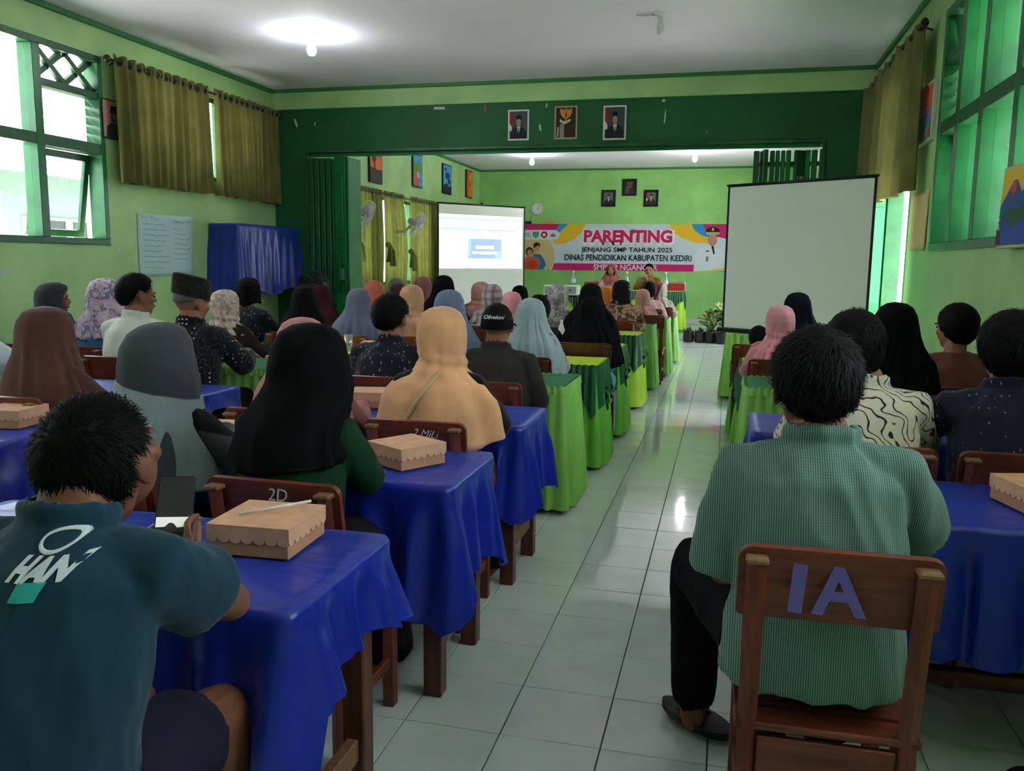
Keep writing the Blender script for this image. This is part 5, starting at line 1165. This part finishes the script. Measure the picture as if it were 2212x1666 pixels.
def b_dots(nt, base):
    v = coords(nt); d = ramp(nt, vor(nt, v, 42, rnd=.12), [(.16, W1), (.24, K0)]); area = ramp(nt, noise_tex(nt, v, 5, 1), [(.47, K0), (.5, W1)])
    mu = N(nt, 'ShaderNodeMath', operation='MULTIPLY'); nt.links.new(d, mu.inputs[0]); nt.links.new(area, mu.inputs[1])
    c = ramp(nt, wave(nt, v, 4, 16, 2, 2.2, 'DIAGONAL'), [(.44, K0), (.49, W1), (.51, W1), (.56, K0)]); inv = ramp(nt, noise_tex(nt, v, 5, 1), [(.5, W1), (.53, K0)]); m2 = N(nt, 'ShaderNodeMath', operation='MULTIPLY'); nt.links.new(c, m2.inputs[0]); nt.links.new(inv, m2.inputs[1])
    r = mix(nt, mu.outputs[0], base, col4((206, 206, 210))); return mix(nt, m2.outputs[0], r, col4((120, 120, 122)))
def b_curls(nt, base):
    v = coords(nt); c = ramp(nt, wave(nt, v, 5.5, 13, 1.5, 1.7, 'DIAGONAL'), [(.30, K0), (.40, W1), (.62, W1), (.72, K0)]); hue = ramp(nt, noise_tex(nt, v, 7, 1), [(.42, col4((44, 36, 30))), (.58, col4((54, 40, 34))), (.61, col4((112, 26, 40))), (.68, col4((110, 30, 40))), (.71, col4((190, 104, 48)))])
    return mix(nt, c, base, hue)
def b_floral(c2, c3, sc=14):
    def f(nt, base):
        v = coords(nt); n = noise_tex(nt, v, sc, 3, .6); return ramp(nt, n, [(.36, base), (.46, col4(c2)), (.52, base), (.58, col4(c3)), (.66, base)])
    return f
def b_blossom(c2, c3):
    def f(nt, base):
        v = coords(nt); d = vor(nt, v, 9); a = ramp(nt, d, [(.22, W1), (.34, K0)]); cc = vor(nt, v, 9, out='Color'); s = N(nt, 'ShaderNodeSeparateColor'); nt.links.new(cc, s.inputs[0]); h = ramp(nt, s.outputs[0], [(.5, base), (.55, col4(c2)), (.8, col4(c3))], 'CONSTANT'); n = noise_tex(nt, v, 40, 3)
        g = ramp(nt, n, [(.4, K0), (.55, W1)]); mm = N(nt, 'ShaderNodeMath', operation='MULTIPLY'); nt.links.new(a, mm.inputs[0]); nt.links.new(g, mm.inputs[1]); return mix(nt, mm.outputs[0], base, h)
    return f
def b_plaid(c2, c3):
    def f(nt, base):
        v = coords(nt); r = mix(nt, ramp(nt, wave(nt, v, 4.2, 1.5), [(.6, K0), (.7, (.6, .6, .6, 1))]), base, col4(c2)); return mix(nt, ramp(nt, wave(nt, v, 4.2, 1.5, direction='Z'), [(.62, K0), (.7, (.55, .55, .55, 1))]), r, col4(c3))
    return f
def b_specks(c2, sc=60, rn=.3, th=.16):
    def f(nt, base):
        return mix(nt, ramp(nt, vor(nt, coords(nt, scale=(1, 1, .55)), sc, rnd=rn), [(th, W1), (th+.07, K0)]), base, col4(c2))
    return f
def b_check(c2):
    def f(nt, base):
        v = coords(nt); s = ramp(nt, wave(nt, v, 66, .8, 1, .3, 'X'), [(.5, K0), (.85, W1)]); t = ramp(nt, wave(nt, v, 58, .6, 1, .3, 'Z'), [(.55, K0), (.85, (.55, .55, .55, 1))])
        r = mix(nt, s, base, col4(c2)); return mix(nt, t, r, col4(tuple(x*.8 for x in c2)))
    return f
def b_split(c2, nrm, off, soft=.004):
    def f(nt, base):
        v = coords(nt); d = N(nt, 'ShaderNodeVectorMath', operation='DOT_PRODUCT'); nt.links.new(v, d.inputs[0]); d.inputs[1].default_value = nrm
        ad = N(nt, 'ShaderNodeMath', operation='ADD'); nt.links.new(d.outputs['Value'], ad.inputs[0]); ad.inputs[1].default_value = off
        return mix(nt, ramp(nt, ad.outputs[0], [(.5, K0), (.5+soft, W1)]), base, col4(c2))
    return f
M_BATIKB = pat('black_dotted_batik', (18, 18, 22), b_dots); M_BATIKC = pat('cream_curly_batik', (214, 206, 186), b_curls); M_FLOR = pat('lilac_floral_veil', (206, 186, 200), b_floral((104, 92, 140), (196, 150, 170), 12)); M_CREAMP = pat('cream_marbled_veil', (206, 186, 172), b_floral((150, 126, 116), (190, 168, 156), 18)); M_PLAID = pat('grey_plaid_veil', (178, 166, 168), b_plaid((92, 84, 92), (120, 96, 104))); M_GREYP = pat('grey_patterned_veil', (168, 160, 160), b_floral((120, 112, 116), (196, 190, 188), 16)); M_BLKROSE = pat('black_rose_print', (20, 16, 18), b_blossom((186, 46, 66), (206, 150, 120))); M_SHAWL = pat('brown_floral_shawl', (118, 84, 66), b_floral((206, 168, 140), (60, 40, 36), 14)); M_NAVYS = pat('navy_speckled_shirt', (28, 32, 52), b_specks((120, 112, 110), 46, .25, .10)); M_DKBATIK = pat('dark_speckled_batik', (26, 28, 36), b_specks((120, 126, 140), 40, .9, .16)); M_CHECK = pat('green_pin_check_shirt', (56, 88, 82), b_check((128, 158, 146)))
def H(c, n): return cloth(n, c, .85, var=.08)
KH = dict(style='khimar', length=.44); WR = dict(style='wrap', length=.36)
def k(**a): d = dict(KH); d.update(a); return d
def wv(**a): d = dict(WR); d.update(a); return d
CHL = lambda s: 'wooden chair under ' + s
# ---------------------------------------------------------------- nearest people
# man in teal shirt with phone
phone_c = V((-1.095, 1.50, .868))
p1 = (-1.03, 1.03); _a1 = [V((.105, .42, .80)), V((-.055, .50, .855))]
def loc1(q): return V((q[0]-p1[0], q[1]-p1[1], q[2]))
armsP1 = ((tuple(V((-.28, .30, .745))), (-.13, .42, .80), (.3, 1, .35), (.6, .2, -.6), .7), (tuple(V((.15, .33, .745))), (.03, .415, .765), (-.7, .45, .5), (-.1, .85, .5), .8))
M_TEAL = cloth('teal_jersey', (18, 56, 74), .9, var=.05)
tP1, J1, hm1 = sit('man in teal shirt bent over his phone, lower left', *p1, 1.155, 'm', lean=.30, arms=armsP1, yaw=.0, pitch=-.5, roll=0, headoff=(-.01, .075, .095), shirt=M_TEAL, sleeve='short', bottom=cloth('navy_shorts_cloth', (34, 36, 52)), bkind='shorts', hair=dict(style='short', thick=.013, strands=5200), skin=M_SKIND, voxel=.0085, bvoxel=.0058, key='P1', seed=3, amp=.007, loose=.026, hunch=.03, face=False, sc=(7, 7, 3), belly=.02, slen=.50, group='people in the front rows')
stl = thing('wooden_stool', 'low wooden stool under the man in teal shirt', 'stool', (p1[0], p1[1]-.03, 0))
box('seat', -.17, .17, -.17, .17, .40, .43, M_WOODCX, stl)
for sx in (-.13, .13):
    for sy in (-.13, .13): box('leg', sx-.02, sx+.02, sy-.02, sy+.02, 0, .40, M_WOODC, stl)
    box('stretcher', sx-.012, sx+.012, -.11, .11, .15, .19, M_WOODC, stl)
ph = thing('smartphone', 'black smartphone held by the man in teal shirt', 'phone', phone_c); ph.rotation_euler = (-.72, .06, .52)
link('phone_body', box_mesh(.074, .008, .150, .006, 3), M_BLK, ph); box('screen_glass', -.034, .034, -.0052, -.004, -.071, .071, simple('dark_screen', (30, 31, 30), .15), ph, bev=0); box('bright_photo', -.034, .034, -.0058, -.0053, -.052, -.022, emis('phone_photo', (205, 200, 190), .35), ph, bev=0)
link('photo_trees', poly_prism([(-.034, -.056), (.034, -.056), (.034, -.047), (.02, -.044), (.008, -.046), (.0, -.036), (-.008, -.035), (-.016, -.044), (-.034, -.045)], .0004), flat((52, 52, 44)), ph, (0, -.0063, 0))
def strip_on(par, name, ref, m, x0, z0, x1, z1, w, lift=.004, n=24):
    from mathutils.bvhtree import BVHTree
    bv = BVHTree.FromPolygons([v.co for v in ref.vertices], [p.vertices for p in ref.polygons]); d = V((x1-x0, z1-z0)); L = d.length; d /= L; q = V((-d.y, d.x)); last = [None]
    def f(i, j):
        t = i/(n-1); px, pz = x0+(x1-x0)*t+q.x*w*(j-.5), z0+(z1-z0)*t+q.y*w*(j-.5); h = bv.ray_cast(V((px, -1.5, pz)), V((0, 1, 0)))
        if h[0]: last[0] = h[0].y
        return (px, (last[0] if last[0] is not None else -.1)-lift, pz)
    return solid(link(name, grid(n, 2, f), m, par), .003)
# print on the teal shirt back
M_PRW = simple('pale_shirt_print', (206, 212, 218), .7); M_PRT = simple('turquoise_shirt_print', (40, 168, 162), .7)
def back_print(par, name, me, m, x, z, rot=0, yoff=0, ref=None, lift=.004):
    """lay a flat print onto the back of a garment mesh by following its surface"""
    g = [c for c in par.children if c.name.startswith(('shirt', 'tunic'))][0].data if ref is None else ref
    from mathutils.bvhtree import BVHTree
    bv = BVHTree.FromPolygons([v.co for v in g.vertices], [p.vertices for p in g.polygons])
    c, s_ = math.cos(rot), math.sin(rot)
    bm = bmesh.new(); bm.from_mesh(me); bmesh.ops.triangulate(bm, faces=bm.faces[:])
    for _ in range(2):
        long = [e for e in bm.edges if e.calc_length() > .02]
        if long: bmesh.ops.subdivide_edges(bm, edges=long, cuts=1); bmesh.ops.triangulate(bm, faces=bm.faces[:])
    for v in bm.verts:
        px, pz, d = x+v.co.x*c-v.co.y*s_, z+v.co.x*s_+v.co.y*c, v.co.z
        h = bv.ray_cast(V((px, -1.5, pz)), V((0, 1, 0)))
        v.co = V((px, (h[0].y if h[0] else 0)-lift-d, pz))
    return link(name, mesh_from(bm, smooth=False), m, par)
back_print(tP1, 'shirt_lettering', text_mesh('HAN', .036, .002, .0004, .25), M_PRW, .06, .925)
bm = bmesh.new(); tube(bm, [(.022*math.cos(a), .013*math.sin(a), 0) for a in [2*PI*q/24 for q in range(24)]], .0025, 6, closed=True); back_print(tP1, 'shirt_emblem', mesh_from(bm), M_PRW, .055, .957)
back_print(tP1, 'shirt_bar', poly_prism([(-.12, 0), (.06, 0), (.09, .03), (-.12, .03)], .0006) if False else text_mesh('/////', .022, .005, .0004), M_PRT, .06, .90)
# woman, black veil and green sweater
armsP2 = ('fold', 'fold')
sit('woman in black veil and dark green sweater, left of aisle', -1.185, 2.2, 1.211, headoff=(.035, .022, .136), arms=armsP2, lean=.10, yaw=.05, shirt=cloth('bottle_green_knit', (26, 56, 36), .95), veil=k(length=.375, wide=.80, fold=.007, nf=6, twist=.8, wrinkle=.006, puff=1.16, back=-.055), veilmat=H((13, 13, 15), 'black_veil_cloth'), voxel=.010, bvoxel=.010, key='P2', seed=4, amp=.006, loose=.018, chair_label='wooden chair chalked 2D behind the green sweater', chair_xy=(-1.13, 2.185), chair_rz=-.02, group='people in the front rows')
# woman in two-tone grey veil leaning to the desk
M_GV = pat('two_tone_grey_veil', (66, 68, 74), b_split((150, 158, 166), (-.25, .0, -1.0), 1.52)); M_GT = pat('grey_black_tunic', (70, 72, 80), b_split((14, 14, 16), (.18, .25, 1.0), -.42))
armsP3 = (((-.22, .16, .72), (-.06, .40, .765), (.6, 1, 0), (0, 0, -1), .5), ((.30, .13, .735), (-.03, .47, .785), (-.35, 1, .0), (0, 0, -1), .6))
t3, J3, hm3 = sit('woman in two tone grey veil holding a cup, left', -1.72, 2.24, 1.188, arms=armsP3, lean=.20, yaw=.0, pitch=-.15, shirt=M_GT, veil=k(length=.50, fold=.010, nf=5, wide=.9, wrinkle=.006, puff=1.15), veilmat=M_GV, voxel=.010, bvoxel=.0065, key='P3', seed=6, amp=.004, loose=.016, chair_label=CHL('the woman in two tone grey veil'), group='people in the front rows')
for q in range(3): strip_on(t3, 'veil_stripe_print', [c for c in t3.children if c.name.startswith('head_scarf')][0].data, simple('pale_grey_print', (176, 184, 190), .8), .035-.006*q, .90-.024*q, .085-.006*q, .915-.024*q, .014, .003, 6)
# woman in peach veil with bag strap
t4, J4, hm4 = sit('woman in peach veil with cream bag strap', -1.07, 3.15, 1.217, arms=('table', 'table'), lean=.08, shirt=M_BLKROSE, veil=wv(length=.52, wide=1.15, fold=.007, nf=5, twist=1.2, wrinkle=.007), veilmat=H((228, 168, 124), 'peach_veil_cloth'), bottom=M_BLKROSE, voxel=.011, key='P4', seed=8, amp=.006, loose=.02, chair_label='wooden chair with chalk scribbles behind peach veil', chair_xy=(-1.08, 3.10), group='people in the front rows')
vm = [c for c in t4.children if c.name.startswith('head_scarf')][0].data
strip_on(t4, 'bag_strap', vm, simple('cream_strap', (206, 176, 132), .7), .035, .985, -.115, .76, .014)
sit('woman in dusty rose veil behind the black veil', -1.70, 3.18, 1.154, lean=.14, yaw=-.15, shirt=H((168, 104, 100), 'dusty_rose_tunic'), veil=k(length=.46, fold=.012, wide=1.0, puff=1.1), veilmat=H((190, 122, 118), 'dusty_rose_veil'), voxel=.013, key='far', seed=9, chair_label=CHL('the woman in dusty rose veil'))
sit('woman in long brown veil at the left edge', -2.90, 3.12, 1.174, lean=.10, yaw=-.05, shirt=H((84, 50, 42), 'brown_tunic'), veil=k(length=.60, fold=.011, nf=6, wide=.95, puff=1.2), veilmat=H((92, 54, 46), 'brown_veil_cloth'), voxel=.013, key='far', seed=10, chair_label='dark wooden chair under the long brown veil, left edge')
# row four, left
t7, J7, hm7 = sit('man in black cap and dotted black batik shirt', -2.98, 4.3, 1.27, 'm', yaw=-.35, pitch=.03, roll=.12, shirt=M_BATIKB, sleeve='long', hair=dict(style='crop', thick=.006), hairmat=M_GREYHAIR, voxel=.012, bvoxel=.0085, key='P7', seed=11, loose=.03, chair_label='dark wooden chair behind the dotted batik shirt')
# velvet cap (oval, flat top)
def peci(par, hm, m):
    prof = [(-.018, 1.0), (.0, 1.02), (.075, 1.0), (.092, .95), (.098, .7), (.099, .05)]
    me = grid(28, 6, lambda i, j: hm @ V((.088*prof[j][1]*math.cos(2*PI*i/28), -.012+.108*prof[j][1]*math.sin(2*PI*i/28), .05+prof[j][0]-.035*(.108*prof[j][1]*math.sin(2*PI*i/28))/.1*.5)), closeu=True); link('velvet_cap', me, m, par)
peci(t7, hm7, pat('black_velvet_cap', (16, 13, 13), b_floral((24, 20, 20), (46, 36, 34), 24)))
sit('man in white shirt turned to the right', -3.50, 4.5, 1.285, 'm', yaw=-.55, shirt=H((214, 212, 202), 'white_jersey'), hair=dict(style='short', thick=.018, strands=1500), voxel=.013, bvoxel=.009, key='P9', seed=12, face=True, chair_label=CHL('the man in white shirt'))
sit('woman in lilac floral veil and blue top', -4.10, 4.95, 1.253, yaw=-.3, shirt=H((40, 96, 140), 'blue_tunic'), veil=k(length=.36, fold=.012), veilmat=M_FLOR, key='far', seed=13, chair_label=CHL('the woman in lilac floral veil'))
sit('woman in dark grey veil facing right by left wall', -4.52, 4.95, 1.222, yaw=-.9, shirt=H((52, 58, 62), 'dark_grey_tunic'), veil=k(length=.45, fold=.008), veilmat=H((50, 56, 62), 'dark_grey_veil'), key='far', seed=14, face=True, chair_label=CHL('the woman in dark grey veil by the left wall'))
sit('woman in cream marbled veil beside the black cap', -3.47, 5.4, 1.175, yaw=-.35, shirt=H((48, 38, 32), 'dark_brown_tunic'), veil=wv(length=.32), veilmat=M_CREAMP, key='far', seed=15, chair_label=CHL('the woman in cream marbled veil'))
sit('woman in black head wrap and dark speckled batik', -3.92, 6.45, 1.242, yaw=-.2, shirt=M_DKBATIK, veil=wv(length=.22), veilmat=H((24, 18, 18), 'brown_black_wrap'), key='far', seed=16, chair_label='orange brown chair behind the dark speckled batik', chair_mats=M_WOODO)
sit('short haired man in dark batik shirt, left of peach veil', -1.715, 4.2, 1.203, 'm', shirt=M_DKBATIK, hair=dict(style='short', thick=.02, strands=2600), voxel=.012, bvoxel=.009, key='P13', seed=17, yaw=-.05, chair_label=CHL('the short haired man in dark batik'))
t14, J14, hm14 = sit('man in black cap and dark grey shirt by the aisle', -1.13, 4.2, 1.185, 'm', shirt=H((56, 50, 48), 'charcoal_shirt'), hair=dict(style='crop', thick=.007), voxel=.012, bvoxel=.009, key='P14', seed=18, loose=.03, arms=('table', 'lap'), chair_label='wooden chair behind the man in black cap')
def ballcap(par, hm):
    mm = cloth('black_cap_twill', (22, 21, 23), .9)
    me = grid(32, 10, lambda i, j: hm @ V((.087*math.cos(j/9*PI/2*.98)**.8*math.cos(2*PI*i/32), -.012+.107*math.cos(j/9*PI/2*.98)**.8*math.sin(2*PI*i/32), -.012+.128*math.sin(j/9*PI/2))), closeu=True); link('cap_crown', me, mm, par)
    me = grid(13, 6, lambda i, j: hm @ V(((.07+.012*j/5)*math.cos(PI*i/12), .07+(.02+.085*j/5)*math.sin(PI*i/12), .008-.012*(j/5)**2)), closeu=False); solid(link('cap_visor', me, mm, par), .004)
    link('cap_button', lathe_mesh([(.008, 0), (.006, .005)], 10), mm, par, hm @ V((0, -.012, .115)))
    link('cap_opening', poly_prism([(.03*math.cos(a), .026*math.sin(a)) for a in [PI*q/10 for q in range(11)]], .002), M_HAIR, par, hm @ V((0, -.121, -.005)), hm.to_euler())
    link('cap_lettering', text_mesh('Oliveloni', .03, .0006, .0004, .3), M_PRW, par, hm @ V((.008, -.116, .052)), (Euler((PI/2-.5, 0, 0))))
ballcap(t14, hm14)
# row five and further, left of the aisle
def fem(label, x, y, top, c, nm, style='k', yaw=0, shirt=None, seed=0, ch=None, length=None, fold=None, mat=None, wide=1, chm=None, nf=8, **kw):
    vd = (k if style == 'k' else wv)()
    if length: vd['length'] = length
    if fold: vd['fold'] = fold
    vd['wide'] = wide; vd['nf'] = nf
    return sit(label, x, y, top, yaw=yaw, shirt=shirt or H(tuple(v*.85 for v in c), nm+'_tunic'), veil=vd, veilmat=mat or H(c, nm+'_veil'), key='far', seed=seed, chair_label=ch or CHL(label.split(',')[0].replace('woman in', 'the woman in')), chair_mats=chm, **kw)
fem('woman in long purple grey veil', -2.865, 6.35, 1.171, (98, 98, 122), 'purple_grey', seed=21, length=.46, fold=.014, wide=1.1)
fem('woman in plain black veil left of the purple grey veil', -3.40, 6.45, 1.184, (18, 18, 20), 'plain_black', seed=22, length=.46)
fem('woman in dark maroon veil beside the plain black veil', -3.93, 7.8, 1.153, (60, 26, 32), 'dark_maroon', seed=23, length=.44)
fem('woman in long pale grey veil by the aisle', -1.215, 5.35, 1.165, (150, 166, 168), 'pale_grey', seed=24, length=.60, fold=.018, wide=1.0, shirt=M_GREYP, nf=11, chm=M_WOODV)
fem('woman in blue grey veil behind the peach veil', -1.77, 5.35, 1.208, (104, 118, 146), 'blue_grey', seed=25, length=.46, fold=.014)
fem('woman in tan brown veil behind the short haired man', -2.45, 6.45, 1.205, (196, 144, 112), 'tan_brown', 'w', seed=26, length=.40)
fem('woman in orange brown veil before the tied curtains', -3.44, 8.0, 1.198, (186, 96, 72), 'orange_brown', seed=27, length=.36)
fem('woman in olive grey veil beyond the dark maroon veils', -3.83, 9.6, 1.193, (120, 118, 100), 'olive_grey', seed=28, length=.38)
fem('woman in deep maroon veil behind the tan veil', -3.46, 8.72, 1.157, (70, 30, 34), 'deep_maroon', seed=29, length=.36)
fem('woman in rose brown wrap before the projection screen', -3.39, 9.3, 1.219, (140, 84, 80), 'rose_brown', 'w', seed=30, length=.44)
fem('woman in tall black veil below the lit screen', -2.72, 8.05, 1.259, (16, 16, 19), 'tall_black', seed=31, length=.40)
fem('woman in soft pink veil below the lit screen', -2.42, 8.35, 1.195, (196, 140, 134), 'soft_pink', 'w', seed=32)
fem('woman in rose veil right of the soft pink veil', -2.74, 9.4, 1.165, (170, 104, 108), 'rose', 'w', seed=33)
fem('woman in grey plaid veil below the lit screen', -2.12, 7.7, 1.19, (178, 166, 168), 'plaid', 'w', seed=34, mat=M_PLAID)
fem('woman in bright pink veil above the black cap', -1.88, 7.5, 1.13, (226, 146, 160), 'bright_pink', 'w', seed=35)
fem('woman in small black veil beside the bright pink veil', -2.24, 9.3, 1.14, (18, 18, 20), 'small_black', 'w', seed=36)
sit('dark haired person right of the pale grey veil', -1.40, 6.45, 1.13, 'f', shirt=H((40, 40, 46), 'dim_tunic'), hair=dict(style='bob'), key='far', seed=37, chair_label=CHL('the dark haired person right of pale grey veil'))
fem('woman in grey patterned veil with red bag strap', -1.523, 7.85, 1.196, (168, 160, 160), 'greyp', 'w', seed=38, mat=M_GREYP, shirt=M_GREYP, length=.40)
fem('woman in long black veil farther from the camera', -1.174, 7.6, 1.214, (18, 18, 21), 'far_long_black', seed=39, length=.56, wide=1.1)
fem('woman in long black veil and pale blue dress by the aisle', -.985, 6.4, 1.142, (15, 15, 18), 'near_long_black', seed=40, length=.53, arms=('table', 'lap'), wide=1.12, fold=.014, shirt=H((120, 160, 196), 'pale_blue_denim'), bottom=H((120, 160, 196), 'pale_blue_denim'), chm=M_WOODV)
fem('woman in orange veil in the far room', -1.38, 10.2, 1.13, (226, 130, 40), 'orange', 'w', seed=41, length=.26)
t36, J36, hm36 = fem('woman in black patterned veil and brown floral shawl', -1.065, 9.0, 1.225, (20, 18, 20), 'black_pattern', seed=42, mat=pat('black_veil_pale_print', (18, 17, 19), b_blossom((176, 160, 150), (120, 110, 104))), shirt=M_SHAWL, length=.25, style='w', ch='wooden chair behind the brown floral shawl')
fem('woman in peach pink veil beside the aisle in far room', -.955, 10.2, 1.10, (206, 150, 136), 'peach_pink', 'w', seed=43, length=.50, ch='red brown chair standing by the aisle in the far room', chair_xy=(-.86, 10.12))
sit('dark haired person in pink top in the far room', -.985, 11.5, 1.15, 'f', shirt=H((206, 160, 160), 'pale_pink_top'), hair=dict(style='bob'), key='far', seed=44, chair_label=CHL('the dark haired person in pink top'))
fem('woman in cream and magenta veil in the far room', -.885, 12.05, 1.14, (196, 176, 164), 'cream_magenta', 'w', seed=45, mat=pat('cream_magenta_veil', (200, 182, 170), b_split((140, 50, 92), (-1, 0, .4), .06)), length=.42)
# person at the left edge, only a sleeve and forearm show
sit('person in white sleeves at the left edge by chairs', -3.98, 3.72, 1.22, 'm', shirt=H((206, 212, 214), 'white_shirt'), sleeve='short', hair=dict(style='short'), key='P42', seed=46, voxel=.013, chair_label=CHL('the person in white sleeves at left edge'), arms=('table', 'table'))
# ---------------------------------------------------------------- speakers facing the room
sit('speaker in pink veil facing the audience', -2.28, 17.45, 1.398, rz=PI, base=.12, shirt=H((196, 150, 148), 'speaker_pink_tunic'), veil=k(length=.36, fold=.012), veilmat=H((178, 96, 100), 'speaker_rose_veil'), key='spk', seed=47, face=True, voxel=.012, bvoxel=.009, skin=M_SKIN2, group='speakers on the stage')
sit('speaker in brown uniform facing the audience', -1.52, 17.45, 1.398, 'm', rz=PI, base=.12, shirt=H((132, 96, 44), 'brown_uniform'), hair=dict(style='short', thick=.014), key='spk', seed=48, face=True, voxel=.012, bvoxel=.009, skin=M_SKIN2, arms=('table', ((.22, .16, .76), (.06, .26, .90), (-.3, .2, 1), (0, -1, 0), .9)), group='speakers on the stage')
mic = thing('microphone', 'microphone held by the speaker in brown uniform', 'microphone', (-1.56, 17.13, 1.03)); link('grip', tube_mesh([(0, 0, -.07), (0, .01, .06)], [.011, .015], 10), M_BLK, mic); link('mesh_head', lathe_mesh([(.003, 0), (.02, .006), (.024, .025), (.018, .045), (.003, .05)], 14), simple('mic_mesh', (110, 110, 112), .4, metal=1), mic, (0, .01, .055))
# ---------------------------------------------------------------- right of the aisle
armsP43 = (((-.195, .0, .66), (-.14, .26, .60), (.6, 1, -.1), (0, 0, -1), .5), 'table')
t43, J43, hm43 = sit('man in green pin check shirt seated right of aisle', .225, 2.0, 1.232, 'm', rz=.03, arms=armsP43, lean=.12, yaw=.06, roll=.02, shirt=M_CHECK, sleeve='short', bottom=M_BLACKT, hair=dict(style='short', thick=.022, strands=5200), skin=M_SKIND, voxel=.0085, bvoxel=.007, key='P43', seed=50, amp=.010, loose=.028, chair_label='red brown chair painted 1A, nearest right', chair_xy=(.245, 1.98), chair_rz=.015, chair_scale=.94, sc=(10, 10, 3), slen=.98, legs=dict(kn0=(-.25, .36, .54), an0=(-.245, .44, .10), hp0=(-.11, -.02, .52)), hem=.455, group='people in the front rows', headoff=(-.02, .024, .115))
sit('dark haired person in cream curly batik shirt', .49, 3.16, 1.218, 'm', shirt=M_BATIKC, hair=dict(style='bob', thick=.018, strands=2200), voxel=.011, bvoxel=.009, key='P46', seed=51, yaw=.05, headoff=(-.045, .024, .122), chair_label=CHL('the person in cream curly batik'))
sit('person in speckled navy shirt at the right edge', .94, 3.16, 1.232, 'm', shirt=M_NAVYS, hair=dict(style='bob', thick=.016, strands=1800), voxel=.011, bvoxel=.007, key='P49', seed=52, yaw=.2, arms=(((-.25, .2, .75), (-.10, .50, .775), (.2, 1, 0), (0, 0, -1), .5), 'table'), chair_label='dark chair behind the speckled navy shirt, right edge')
fem('woman in black veil against the right wall', .80, 4.4, 1.222, (13, 13, 15), 'right_black', seed=53, length=.42, wide=.9, yaw=.1)
sit('person in rust brown top with tied hair by right wall', 1.15, 4.74, 1.203, 'f', yaw=.5, rz=.1, shirt=H((112, 58, 42), 'rust_brown_top'), hair=dict(style='bob', thick=.012), voxel=.014, bvoxel=.009, key='P48', seed=54, face=True, chair_label=CHL('the person in rust brown top'))
fem('woman in pink veil right of the aisle', .35, 5.72, 1.14, (216, 140, 152), 'aisle_pink', 'w', seed=55, length=.42, wide=1.05, ch='orange brown chair behind the pink veil, right of aisle', yaw=.1)
fem('woman in tall navy veil before the blank screen', .53, 6.75, 1.193, (22, 24, 36), 'navy', seed=56, length=.46, wide=1.0, yaw=.25)
sit('small person in maroon top half hidden below the blank screen', .26, 6.75, .92, 'f', shirt=H((110, 36, 34), 'maroon_top'), hair=dict(style='bob'), key='far', seed=57, chair_label=CHL('the small person in maroon top'))
# ================================================================ small marks and loose things
def on_chair(label_part, s, size, m, x, z, rot=0, bold=.0, shear=0):
    """chalk or paint lettering on the back of a chair's back board"""
    for o in bpy.data.objects:
        if o.name.startswith('wooden_chair') and o.get('label', '').startswith(label_part):
            me = text_mesh(s, size, bold, .0004, shear)
            link('chalk_mark', me, m, o, (x, -.2545-.171*(z-.785)*1.0, z), (PI/2-.17*-1*-1, rot, 0)); return o
M_CHALK = simple('white_chalk', (190, 188, 184), .9); M_PURP = simple('violet_paint', (98, 86, 160), .8)
on_chair('red brown chair painted 1A', 'A', .15, M_PURP, -.0, .782, 0, .004); on_chair('red brown chair painted 1A', '1', .14, M_PURP, -.085, .782, .1, .008)
on_chair('wooden chair chalked 2D', '2D', .05, M_CHALK, .03, .835); on_chair('wooden chair with chalk scribbles', '2 MiLi', .042, M_CHALK, .05, .825, .06, -.0005, .3); on_chair('orange brown chair behind the dark', '22', .05, M_CHALK, .0, .79); on_chair('dark wooden chair under the long', '23', .05, M_CHALK, -.02, .79)
# flip-flop beside the man in green
def sandal(label, x, y, rz, z=0):
    t = thing('flip_flop', label, 'sandal', (x, y, z), rz, group='black flip flops'); pts = []
    for q in range(28):
        a = 2*PI*q/28; w = .054+.007*math.sin(a); pts.append((w*math.cos(a), .13*math.sin(a)))
    me = poly_prism(pts, .022); link('sole', me, simple('black_foam_rubber', (16, 16, 17), .6), t, (0, 0, 0), (PI/2, 0, 0)).location = (0, 0, .022)
    for s in (-1, 1): link('strap', tube_mesh([(0, .07, .024), (s*.022, .04, .052), (s*.04, -.02, .045), (s*.046, -.045, .02)], [(.006, .006), (.009, .004), (.009, .004), (.008, .004)], 8), simple('black_foam_rubber', (16, 16, 17), .6), t)
sandal('black flip flop on the tiles left of the nearest chair', -.03, 2.465, .88); sandal('black flip flop under the nearest chair', .16, 2.42, .3); sandal('black strap sandal at the lower right corner', .80, 2.30, -.4)
# folded blue cloth bag on desk beside the pale grey veil
bm = bmesh.new(); ell(bm, (0, 0, .05), (.13, .08, .05), None, 3)
for v in bm.verts: v.co += v.co.normalized()*.02*noise.noise(v.co*14)
o = link('folded_cloth', mesh_from(bm), H((70, 130, 180), 'sky_blue_cloth'), None, (-1.20, 6.98, ZT)); tag(o, 'crumpled sky blue cloth beside the small white bottle', 'cloth')

for i, (yy, zz, ww, hh) in enumerate([(5.52, 1.27, .075, .05), (6.83, 1.46, .05, .045), (5.80, 1.285, .03, .018), (6.10, 1.29, .03, .02)]):
    pts = [(ww*.5*math.cos(a)*random.uniform(.8, 1.15), hh*.5*math.sin(a)*random.uniform(.8, 1.15)) for a in [2*PI*q/8+.4 for q in range(8)]]
    o = link('tape_remnant', poly_prism(pts, .0015), M_TAPE, None, (L_+.002, yy, zz), (0, 0, PI/2)); tag(o, ['pale torn paper patch low on the left wall at the edge', 'pale torn paper patch just below the right corner of left window', 'tiny pale fleck right of the torn patch on left wall', 'small pale fleck under the left window near the floral veil'][i], 'paper scrap')
